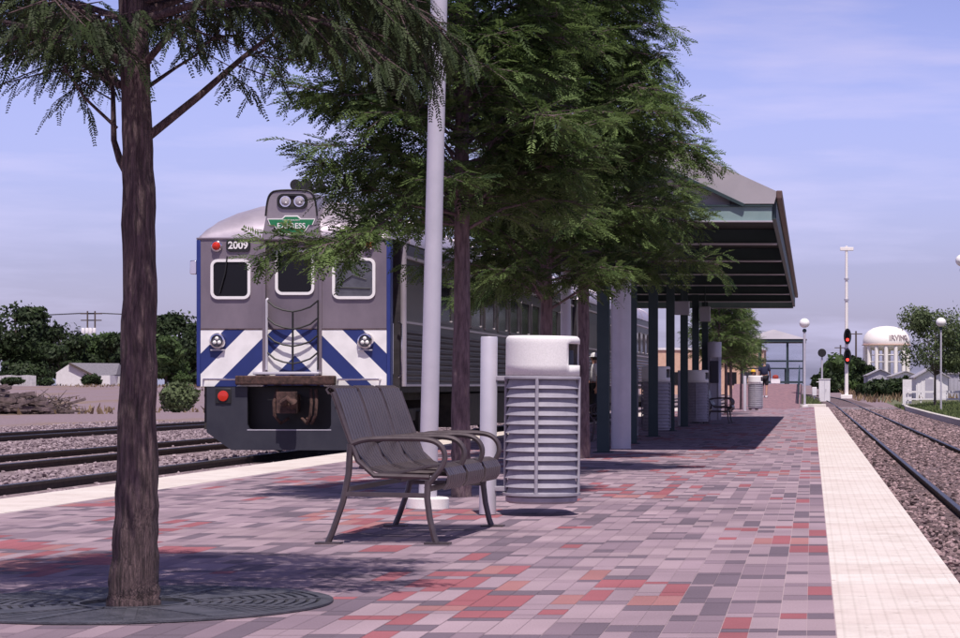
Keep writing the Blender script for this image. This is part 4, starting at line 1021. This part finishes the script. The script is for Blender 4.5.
t4 = copy_tree(t2, ((583-VX)*30/F, 30, 0), R(-40), 'cypress tree with dark trunk just right of the sunlit bin', scale=(1.08,1.08,1.05))
ty = None
for Z, px, sc, rot, lb in ((73,719,.95,30,'small cypress just beyond the far end of the canopy'), (76.5,726,.9,100,'small cypress third from the ramp beyond the canopy'), (80.5,731,.85,200,'small cypress second from the ramp beyond the canopy'), (91,741,.8,290,'small cypress closest to the brick ramp')):
    if ty is None: ty = mk_tree((px-VX)*Z/F, Z, lb, 9, .06, 1.85, 5.2, 1.3, n=60, per_m=12); ty.scale = (sc,)*3
    else: copy_tree(ty, ((px-VX)*Z/F, Z, 0), R(rot), lb, scale=sc)

# the near tree with its own limbs, traced from the picture but spread in depth
random.seed(21)
TY = 9.95; t1 = empty('cypress_tree', ((134-VX)*TY/F, TY, 0), 0, 'near cypress tree with thick bark trunk in the iron grate', 'tree', grp)
o1 = Vector(t1.location)
def q_(px, py, dz=0.0): return P(px, py, TY+dz)-o1
trunk = [(0,0,-.06), (0,0,.1), tuple(q_(136.5,480)), tuple(q_(140,300)), tuple(q_(138,150)), tuple(q_(132,0)), (0.0,.02,3.6), (0,0,5.2), (0,0,6.6)]
trr = [.116,.098,.084,.071,.065,.055,.045,.03,.01]
limbs = [([q_(150,135), q_(200,95,.05), q_(242,58,.1), q_(290,20,.15), q_(335,-25,.2)], .020, .40, 1.0),
         ([q_(130,178), q_(120,160,.0), q_(114,140,.02), q_(113,90,.04), q_(95,45,.05), q_(60,5,.0)], .02, .55, 1.1),
         ([q_(117,128,-.02), q_(85,98,-.03), q_(66,70,-.03), q_(55,40,0), q_(45,5,0)], .008, .75, .8),
         ([q_(146,62,.0), q_(172,32,-.2), q_(200,5,-.4), q_(230,-20,-.5)], .017, .3, 1.0),
         ([q_(146,88,.0), q_(175,68,.2), q_(196,55,.35), q_(220,30,.5)], .01, .8, .6),
         ([q_(120,60), q_(80,45,-.2), q_(40,30,-.4), q_(-10,18,-.5), q_(-70,15,-.5)], .02, .15, 1.6),
         ([q_(122,85), q_(95,72,.2), q_(65,52,.4), q_(25,30,.6), q_(-30,10,.8)], .018, .2, 1.5),
         ([q_(125,20), q_(85,5,.3), q_(40,-5,.6), q_(-20,-5,.9)], .018, .2, 1.6),
         ([q_(122,35), q_(90,20,.5), q_(60,10,.9), q_(10,8,1.3)], .016, .15, 1.5),
         ([q_(142,12), q_(190,-5,.2), q_(245,-8,.4), q_(310,12,.5), q_(370,30,.6)], .02, .3, 1.7),
         ([q_(142,20), q_(200,2,-.1), q_(270,5,-.2), q_(340,28,-.2), q_(392,62,-.2)], .02, .32, 1.7),
         ([q_(142,5), q_(210,-20,.6), q_(290,-25,1.0), q_(370,-5,1.2), q_(440,25,1.3)], .02, .3, 1.7),
         ([q_(142,0), q_(230,-20,.0), q_(320,-22,-.1), q_(400,-2,-.1), q_(440,28,0)], .02, .3, 1.7),
         ([q_(142,-10), q_(240,-35,.3), q_(330,-30,.6), q_(400,12,.8), q_(425,60,.8)], .02, .35, 1.6),
         ([q_(142,-10), q_(220,-30,.8), q_(280,-10,1.2), q_(330,22,1.4)], .02, .3, 1.6),
         ([q_(130,45), q_(105,25,-.4), q_(80,8,-.8), q_(50,-5,-1.2)], .018, .2, 1.4),
         ([q_(140,45), q_(150,22,.5), q_(165,8,1.0), q_(180,2,1.4)], .016, .3, 1.3)]
limbs += cone_limbs(70, 2.75, 6.4, 1.6, seed=8)
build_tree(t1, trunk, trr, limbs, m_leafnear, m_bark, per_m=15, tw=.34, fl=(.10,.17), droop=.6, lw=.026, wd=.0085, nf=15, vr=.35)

# tree grate: cast rings with radial ribs over a flat black disc painted as the shade beneath
gr_ = empty('tree_grate', (o1.x, TY, 0), 0, 'round dark iron grate in the paving round the near tree', 'tree grate')
MB().lathe([(.845,.003),(.845,.011),(.79,.012),(.79,.003)], n=72, caps=False).lathe([(.225,.003),(.225,.014),(.27,.014),(.27,.003)], n=48, caps=False).build('rim', m_iron, gr_)
mb = MB()
for k in range(11): r_ = .295+k*.045; mb.lathe([(r_,.004),(r_,.011),(r_+.027,.011),(r_+.027,.004)], n=64, caps=False)
mb.build('ring', m_iron, gr_)
mb = MB()
for k in range(12):
    a_ = R(15+30*k); wd_ = .16 if k % 3 == 1 else .045
    mb.bar((.25*math.cos(a_),.25*math.sin(a_),.0085),(.80*math.cos(a_),.80*math.sin(a_),.0085), wd_, .011)
mb.build('rib', m_iron, gr_, smooth=False)
MB().lathe([(.001,.0025),(.80,.0025)], n=64, caps=False).build('pit_shade', m_black, gr_)

# ------------------------------------------------------------------ background vegetation
def crown_cards(name, lobes, n, size, mat, parent, hollow=.55):
    pts, nr = [], []
    per = n//len(lobes)
    for cx, cy, cz, rx, ry, rz_ in lobes:
        d = rng.normal(0, 1, (per,3)); d /= np.linalg.norm(d, axis=1, keepdims=True)
        r_ = (hollow+(1.06-hollow)*rng.random(per)**.6)[:,None]
        bump = 1+.16*np.sin(d[:,:1]*5+cx)*np.cos(d[:,1:2]*4+cz)+.1*np.sin(d[:,2:]*9+cy)
        pts.append(np.array([cx,cy,cz])+d*r_*bump*np.array([rx,ry,rz_])); nr.append(d)
    p = np.concatenate(pts); nrm = np.concatenate(nr)+rng.normal(0,.55,p.shape); nrm /= np.linalg.norm(nrm, axis=1, keepdims=True)
    a_ = np.cross(nrm, rng.normal(0,1,p.shape)); a_ /= np.linalg.norm(a_, axis=1, keepdims=True); b_ = np.cross(nrm, a_)
    s_ = (size*rng.uniform(.55,1.3,len(p)))[:,None]
    v = np.stack([p-a_*s_, p+b_*s_*.5, p+a_*s_, p-b_*s_*.5], 1).reshape(-1,3)
    cl = .5+.5*np.sin(p[:,0]*1.3/size*.12+p[:,2]*.9)*np.sin(p[:,1]*.8+p[:,2]*1.7)
    return np_mesh(name, v, np.arange(len(v)).reshape(-1,4), mat, parent=parent, tint=np.clip(.25+.4*cl+rng.normal(0,.16,len(p)),0,1))
def broad_tree(x, y, h, wd, label, mat, seed, nl=9, n=5200, size=.42, grp=None, low=.18, trunk_r=None):
    rd = random.Random(seed); z = G(x, y); o = empty('broadleaf_tree', (x,y,z), 0, label, 'tree', grp)
    lobes = [(0,0,h*.62,wd*.36,wd*.36,h*.3)]
    for k in range(nl):
        a_ = rd.uniform(0,6.28); r_ = wd*rd.uniform(.12,.36); zz = h*rd.uniform(low+.12,.86); s_ = rd.uniform(.13,.23)*(1.15-.4*zz/h)
        lobes.append((r_*math.cos(a_), r_*math.sin(a_), zz, wd*s_, wd*s_, h*s_*.72))
    tr = trunk_r or h*.025; mb = MB().tube([(0,0,-.2),(0,0,h*.25),(tr*.5,0,h*.55),(0,0,h*.8)], [tr*1.2,tr,tr*.6,tr*.15], 9)
    for l in lobes[1:]: mb.tube([(0,0,h*.3),(l[0]*.5,l[1]*.5,(h*.3+l[2])/2),(l[0],l[1],l[2])], [tr*.4,tr*.25,tr*.06], 6)
    mb.build('trunk', m_wood, o); crown_cards('crown', lobes, n, size, mat, o); return o
bgl = 'trees behind the field on the left'
for px, py, Z, wpx, lb, mt, sd in ((15,300,315,105,'big dark tree at the left edge in front of the white fence',m_leafdark,31), (-48,312,325,90,'dark tree cut off by the left edge of the photo',m_leafdark,32), (60,322,385,70,'dark tree behind the ridge of the white house',m_leafdark,33),
        (102,330,395,64,'rounded tree right of the twin utility poles',m_leafmid,34), (140,325,380,66,'tree seen right of the near trunk, middle of the far row',m_leafdark,35), (178,309,365,64,'tall loose tree close to the left side of the train',m_leafdark,36), (216,318,372,60,'far tree mostly hidden by the train nose',m_leafdark,37), (80,338,430,90,'low distant tree behind the utility poles',m_leafdark,38),
        (166,334,310,44,'leafy tree reaching the ground between near trunk and train',m_leafmid,39), (196,330,330,46,'dark tree partly covered by the left edge of the train',m_leafdark,40), (128,346,350,40,'low tree peeking out left of the near trunk',m_leafdark,45)):
    p = P(px, py, Z); broad_tree(p.x, Z, p.z-G(p.x,Z), wpx*Z/F*1.15, lb, mt, sd, grp=bgl, size=.36, n=15000, low=-.02 if Z in (310,330,350,315) else .08)
bgr = 'trees beyond the end of the platform'
for px, py, Z, wpx, lb, mt, sd in ((838,352,310,34,'dark green tree left of the tall signal mast',m_leafmid,41), (852,354,330,30,'dark green tree behind the signal heads',m_leafdark,42), (826,372,300,26,'low dark tree behind the white cabinet',m_leafdark,43), (866,366,340,22,'small dark tree below the left side of the water tower',m_leafdark,44)):
    p = P(px, py, Z); broad_tree(p.x, Z, p.z-G(p.x,Z), wpx*Z/F*1.2, lb, mt, sd, grp=bgr, size=.45, n=5000, low=.0)
p = P(935, 303, 140); broad_tree(p.x, 140, p.z-G(p.x,140), 4.5, 'small airy green tree in front of the white shed', m_leafpale, 51, nl=20, n=11000, size=.10, low=.3, trunk_r=.07)
p = P(978, 262, 118); broad_tree(p.x, 118, p.z-G(p.x,118), 3.2, 'dark tree leaning in at the right edge of the photo', m_leafmid, 52, nl=12, n=8000, size=.11, low=.3, trunk_r=.09)
p = P(966, 330, 150); broad_tree(p.x, 150, p.z-G(p.x,150), 3.4, 'leafy tree at the right edge behind the globe lamp', m_leafpale, 53, nl=12, n=7000, size=.11, low=.3, trunk_r=.07)
def shrub(px, base_y, Z, wpx, hpx, lb, mt, sd, size=.12, n=2600, grp=None):
    x = (px-VX)*Z/F; k = Z/F; rd = random.Random(sd); o = empty('shrub', (x,Z,G(x,Z)), 0, lb, 'shrub', grp); wd, h = wpx*k, hpx*k
    lobes = [(rd.uniform(-.3,.3)*wd, rd.uniform(-.25,.25)*wd, h*rd.uniform(.3,.7), wd*.27, wd*.27, h*.34) for _ in range(7)]
    MB().tube([(0,0,-.1),(0,0,h*.5)], [.05,.02], 6).build('stem', m_wood, o); crown_cards('foliage', lobes, n, size, mt, o, hollow=.3)
shrub(178, 410, 112, 40, 33, 'bright green shrub beside the left flank of the train', m_leafpale, 61, .13, 3400)
shrub(12, 386, 300, 26, 9, 'dark low shrub in front of the left white fence', m_leafdark, 68, .25, 1200)
shrub(46, 386, 301, 16, 8, 'small dark shrub at the foot of the big tree', m_leafdark, 69, .25, 900)
shrub(91, 386, 332, 18, 11, 'clipped dark round shrub by the white house', m_leafdark, 62, .3, 900)
for px, Z, wp, hp_, lb, sd in ((880,205,30,18,'dark shrub in front of the grey warehouse, left one',63), (899,200,28,19,'dark shrub nearest the white railing',64), (868,215,22,13,'low shrub behind the foot of the signal mast',65)):
    shrub(px, 0, Z, wp, hp_, lb, m_leafdark, sd, .25, 1800, 'shrubs along the warehouse')

# brush pile on the field
random.seed(5); p = P(22, 412, 104); zb = G(p.x, 104)
bp_ = empty('brush_pile', (p.x,104,zb), 0, 'heap of old ties and branches on the dirt field at left', 'debris')
mb = MB()
for k in range(70):
    a_ = random.gauss(0,.5); ln = random.uniform(1.2,3.8); c = Vector((random.uniform(-3.6,1.3), random.uniform(-1.5,1.5), random.uniform(.08,1.15))); c.z *= max(.25, 1-abs(c.x+1.4)/3.6)
    d_ = Vector((math.cos(a_), math.sin(a_), random.uniform(-.2,.3)))*ln/2; mb.bar(c-d_, c+d_, random.uniform(.1,.2), random.uniform(.08,.18))
mb.build('timber', m_timber, bp_, smooth=False)
mb = MB()
for k in range(140):
    c = Vector((random.gauss(1.1,.55), random.gauss(0,.7), random.uniform(0,.8))); d_ = Vector((random.gauss(0,1),random.gauss(0,1),random.uniform(-.1,.8))).normalized()*random.uniform(.3,.7); mb.tube([c, c+d_], [.025,.008], 4)
mb.build('branches', m_wood, bp_)['kind'] = 'stuff'

# house, white fence, utility poles on the left
hx = P(76, 386, 338); zb = G(hx.x, 338)
ho = empty('house', (hx.x,338,zb), 0, 'white house with grey shingle roof beyond the field', 'house')
k = 338/F
gw, gh, rh = 40*k, 1.5, 22*k
MB().prism([(-20*k,0),(18*k,0),(18*k,gh),(-6*k,rh),(-20*k,gh+.4)], 0, 9).build('wall', m_whitewall, ho, smooth=False)
MB().add([(-6*k-.1,-.4,rh+.1),(18*k+.5,-.4,gh-.2),(34*k,3,gh+.1),(31*k,6,rh+.1),(-6*k-.1,9,rh+.12),(34*k,9,gh)], [(0,1,2,3),(0,3,4),(3,2,5,4)]).build('roof', m_greyroof, ho, smooth=False)
MB().bar((-6*k,-.42,rh+.02),(18*k+.5,-.42,gh-.25), .12, .3).build('barge_board', m_wood, ho, smooth=False)
wv = MB().box(6*k,12*k,-.03,.0,.9,1.35).build('window', m_glass, ho, smooth=False)
MB().box(18*k,33*k,.5,8,0,gh).build('wing_wall', m_whitewall, ho, smooth=False)
FEZ = 304
fe = empty('garden_fence', (P(-70,386,FEZ).x,FEZ,G(P(0,386,FEZ).x,FEZ)), 0, 'white board fence under the big dark tree at the left edge', 'fence')
mb = MB()
for j in range(52): mb.box(j*.27, j*.27+.25, -.03, .03, 0, 1.4+.04*math.sin(j*.7))
mb.build('boards', m_fence, fe, smooth=False)
for z_ in (.2, 1.15): MB().box(0,14,.035,.1,z_,z_+.1).build('rail', m_whitewall, fe, smooth=False)
f2 = empty('garden_fence', (P(107,386,342).x,342,G(P(107,386,342).x,342)), 0, 'short white board fence right of the white house', 'fence')
mb = MB()
for j in range(11): mb.box(j*.27, j*.27+.25, -.03, .03, 0, 1.4+.04*math.sin(j*.7))
mb.build('boards', m_fence, f2, smooth=False)
MB().box(0,2.9,.035,.1,1.15,1.25).build('rail', m_whitewall, f2, smooth=False)
for px, lb in ((87.5,'left wooden pole of the twin utility poles with white transformers'),(95,'right wooden pole of the twin utility poles')):
    p = P(px, 311, 420); zb = G(p.x, 420); up = empty('utility_pole', (p.x,420,zb), 0, lb, 'utility pole', 'utility poles'); h = p.z-zb
    MB().tube([(0,0,0),(0,0,h)], [.2,.14], 8).build('pole', m_wood, up)
    MB().box(-1.3,1.3,-.08,.08,h-.6,h-.4).box(-1.2,1.2,-.08,.08,h-1.8,h-1.6).build('crossarm', m_wood, up, smooth=False)
    MB().lathe([(.3,h-4.2),(.32,h-4.1),(.32,h-3.2),(.25,h-3.1)], (-.75,-.3,0), 14).lathe([(.3,h-4.2),(.32,h-4.1),(.32,h-3.2),(.25,h-3.1)], (.0,-.45,0), 14).build('transformer', m_whitewall, up)
    mb = MB()
    for dx in (-1.2,.0,1.2):
        for sg in (-1, 1): mb.tube([(dx+sg*i*12, i*2.0, h-.35-3.2*(i/5*(1-i/10))*.8) for i in range(0,6)], .022, 4)
    mb.build('wire', m_black, up)
for px, py, Z, lb in ((856,331,330,'dark utility pole standing right of the signal heads'), (840.5,345,350,'dark utility pole left of the signal mast')):
    p = P(px, py, Z); zb = G(p.x, Z); h = p.z-zb; up = empty('utility_pole', (p.x,Z,zb), 0, lb, 'utility pole', 'utility poles')
    MB().tube([(0,0,0),(0,0,h)], [.17,.12], 8).build('pole', m_wood, up); MB().box(-.9,.9,-.06,.06,h-.5,h-.36).build('crossarm', m_wood, up, smooth=False)

# ------------------------------------------------------------------ signals and cabinet
SZ = 196
p = P(846.5, 250, SZ); zb = G(p.x, SZ); sm = empty('signal_mast', (p.x,SZ,zb), 0, 'tall white mast with two red railway signals', 'signal')
h = p.z-zb
MB().tube([(0,0,0),(0,0,h*.5),(0,0,h)], [.17,.14,.11], 14).build('mast', m_tower, sm)
MB().box(-.55,.6,-.15,.15,h-.05,h+.24).box(-.1,.1,-.1,.1,h+.25,h+.34).build('antenna', m_tower, sm, bevel=.03)
mb = MB()
for z in (h*.33, h*.66, h*.8): MB().lathe([(.2,z),(.2,z+.15)], n=12).build('band', m_greywall, sm)
MB().box(-.5,.5,-.4,.4,0,.35).build('base', m_tower, sm, bevel=.04)
for py in (336.5, 356.5):
    z = P(0, py, SZ).z-zb
    hd = MB().prism([(.08+.36*math.cos(R(a_))*(.92), z+(.62 if math.sin(R(a_))*1 > 0 else -.62)*0+ .36*math.sin(R(a_))*1.9) for a_ in range(0,360,15)], -.32, -.22).build('signal_head', m_black, sm)
    for dz in (.36, 0, -.28): MB().lathe([(.17,-.32),(.17,-.62)], (.08,0,z+dz), 16, axis='y', caps=False).build('hood', m_black, hd)
    MB().lathe([(.135,-.33),(.12,-.36),(.001,-.38)], (.08,0,z-.28), 16, axis='y').build('lamp', m_lamp, hd)
p = P(822, 351, 185); zb = G(p.x,185); s2 = empty('railway_signal', (p.x,185,zb), 0, 'short signal post with one round dark head by the cabinet', 'signal'); h = p.z-zb
MB().tube([(0,0,0),(0,0,h)], .075, 10).build('post', m_pole, s2)
MB().lathe([(.001,-.1),(.3,-.1),(.34,-.06),(.34,.06),(.28,.1),(.001,.1)], (0,-.1,h-.15), 20, axis='y', caps=False).build('head', m_black, s2); MB().tube([(0,0,h-2.5),(-.45,0,h-2.5)], .03, 6).build('bracket', m_pole, s2)
p = P(824.5, 397, 175); zb = G(p.x,175); eq = empty('equipment_cabinet', (p.x,175,zb), 0, 'white trackside equipment cabinet at the end of the platform', 'cabinet')
MB().box(-.43,.43,-.3,.3,0,1.7).build('case', m_whitewall, eq, bevel=.03); MB().box(-.47,.47,-.34,.34,1.702,1.77).build('roof', m_whitewall, eq, bevel=.01)
MB().box(-.012,.012,-.306,-.301,.1,1.62).box(.08,.12,-.33,-.301,.8,1.0).build('door_seam', m_greywall, eq, smooth=False)
p = P(814.5, 395, 172); zb = G(p.x,172); b2 = empty('trackside_box', (p.x,172,zb), 0, 'small white trackside box left of the cabinet', 'box')
MB().cyl((0,0,0),(0,0,.5),.06).build('stand', m_pole, b2); MB().box(-.17,.17,-.14,.14,.5,1.15).build('case', m_whitewall, b2, bevel=.03)

# ------------------------------------------------------------------ right-hand buildings, railing, water tower
SHZ = 172; k = SHZ/F
def bld(name, x0, x1, zt, Z, dep, label, cat, wall, roofm, gable=0, corr=False):
    xa, xb = (x0-VX)*Z/F, (x1-VX)*Z/F; zb = min(G(xa,Z), G(xb,Z))-.1; xm = (xa+xb)/2; hw_ = (xb-xa)/2; h = CAMH-(zt-VY)*Z/F-zb; gh_ = gable*Z/F
    o = empty(name, (xm,Z,zb), 0, label, cat)
    MB().prism([(-hw_,0),(hw_,0),(hw_,h)]+([(0,h+gh_)] if gable else [])+[(-hw_,h)], 0, dep).build('wall', wall, o, smooth=False)
    if corr:
        mb = MB()
        for j in range(int(2*hw_/.3)): mb.box(-hw_+j*.3+.1, -hw_+j*.3+.18, -.035, -.001, .05, h-.02)
        mb.build('corrugation', wall, o, smooth=False)
    if gable:
        mb = MB()
        for sg in (-1, 1): mb.add([(sg*(hw_+.2),-.3,h-.1),(0,-.3,h+gh_+.06),(0,dep+.2,h+gh_+.06),(sg*(hw_+.2),dep+.2,h-.1),(sg*(hw_+.2),-.3,h-.02),(0,-.3,h+gh_+.15),(0,dep+.2,h+gh_+.15),(sg*(hw_+.2),dep+.2,h-.02)], [(0,1,2,3),(7,6,5,4),(0,4,5,1),(0,3,7,4),(3,2,6,7)])
        mb.build('roof', roofm, o, smooth=False)
    else: MB().box(-hw_-.15, hw_+.15, -.15, dep+.15, h+.003, h+.25).build('roof', roofm, o, smooth=False)
    return o, hw_, h
o, hw_, h = bld('shed', 916, 948, 377, SHZ, 8, 'white corrugated metal shed behind the railing', 'shed', m_whitewall, m_roofmetal, 8, True)
MB().box(-.5,.1,-.05,-.036,.0,1.7).build('door', m_greywall, o, smooth=False)
bld('shed', 949, 990, 374, SHZ+8, 10, 'lavender grey metal building at the right edge', 'building', m_greywall, m_roofmetal, 0, True)
o, hw_, h = bld('warehouse', 868, 893, 375, 300, 25, 'low grey warehouse below the water tower', 'warehouse', m_greywall, m_roofmetal, 5, True)
o, hw_, h = bld('warehouse', 892, 920, 376, 270, 20, 'pale warehouse with shallow roof right of the grey one', 'warehouse', m_whitewall, m_roofmetal, 4, True)
o, hw_, h = bld('brick_building', 640, 764, 350, 250, 12, 'peach brick building seen between the canopy posts', 'building', m_peach, m_whitewall)
for j in range(6): MB().box(-hw_+.9+j*2.1, -hw_+2.1+j*2.1, -.04, -.001, 1.2, 2.6).build('window', m_glass, o, smooth=False)
RZZ = 152
rg = empty('railing', ((908-VX)*RZZ/F,RZZ,G(6.3,RZZ)), 0, 'white two-rail guard railing along the grass', 'railing')
mb = MB()
for j in range(7): mb.box(j*.85-.035, j*.85+.035, -.035, .035, 0, 1.02)
mb.build('posts', m_whitewall, rg, smooth=False)
MB().box(-.1,5.2,-.075,-.036,.86,.99).box(-.1,5.2,-.075,-.036,.40,.50).build('rail', m_whitewall, rg, smooth=False)
MB().box(-.35,.25,.05,.12,0,1.75).build('gate_panel', m_whitewall, rg, smooth=False)

WZ = 1200; k = WZ/F; p = P(886.5, 367, WZ)
zb = G(p.x, WZ); wt = empty('water_tower', (p.x,WZ,zb), 0, 'white domed water tower on many legs above the warehouses', 'water tower')
Zt = lambda py: CAMH-(py-VY)*k-zb
RT = 23.6*k
prof = [(RT*.55,Zt(350.5)),(RT*.92,Zt(347.5)),(RT,Zt(345)),(RT,Zt(341)),(RT*.985,Zt(339)),(RT*.92,Zt(335)),(RT*.78,Zt(331)),(RT*.58,Zt(328.3)),(RT*.3,Zt(326.6)),(.05,Zt(326))]
MB().lathe(prof, n=56).build('tank', m_tower, wt, ang=60)
MB().lathe([(RT+.01,Zt(345.4)),(RT+.55,Zt(345.4)),(RT+.55,Zt(344.7)),(RT+.01,Zt(344.7))], n=48, caps=False).build('walkway', m_peach, wt)
for j in range(14):
    a_ = R(10+360/14*j); r_ = RT*.93; MB().tube([(r_*math.cos(a_),r_*math.sin(a_),-1),(r_*math.cos(a_),r_*math.sin(a_),Zt(347))], 1.05, 10).build('leg', m_tower, wt)
MB().tube([(0,0,-1),(0,0,Zt(350))], 2.2, 16).build('riser', m_tower, wt)
for pyv in (362, 355):
    mb = MB(); zz = Zt(pyv); r_ = RT*.93; pts = [(r_*math.cos(R(10+360/14*j)), r_*math.sin(R(10+360/14*j)), zz) for j in range(15)]
    for a_, b_ in zip(pts, pts[1:]): mb.tube([a_, b_], .22, 6)
    mb.build('brace', m_tower, wt)
lt = text('IRVING', 3.7, m_text, 'lettering', wt, (0,0,0), ext=.15, bold=.1)
me = lt.data; zc = Zt(338.2)
for v in me.vertices:
    x_, y_, z_ = v.co; z2 = zc+y_; t_ = (Zt(341)-z2)/(Zt(341)-Zt(331))
    rr_2 = np.interp(z2, [Zt(345),Zt(341),Zt(339),Zt(335),Zt(331)], [RT,RT,RT*.985,RT*.92,RT*.78])+.25+z_*.5
    an = -math.pi/2+R(32)+x_/RT; v.co = (rr_2*math.cos(an), rr_2*math.sin(an), z2)
lt.rotation_euler = (0,0,0)
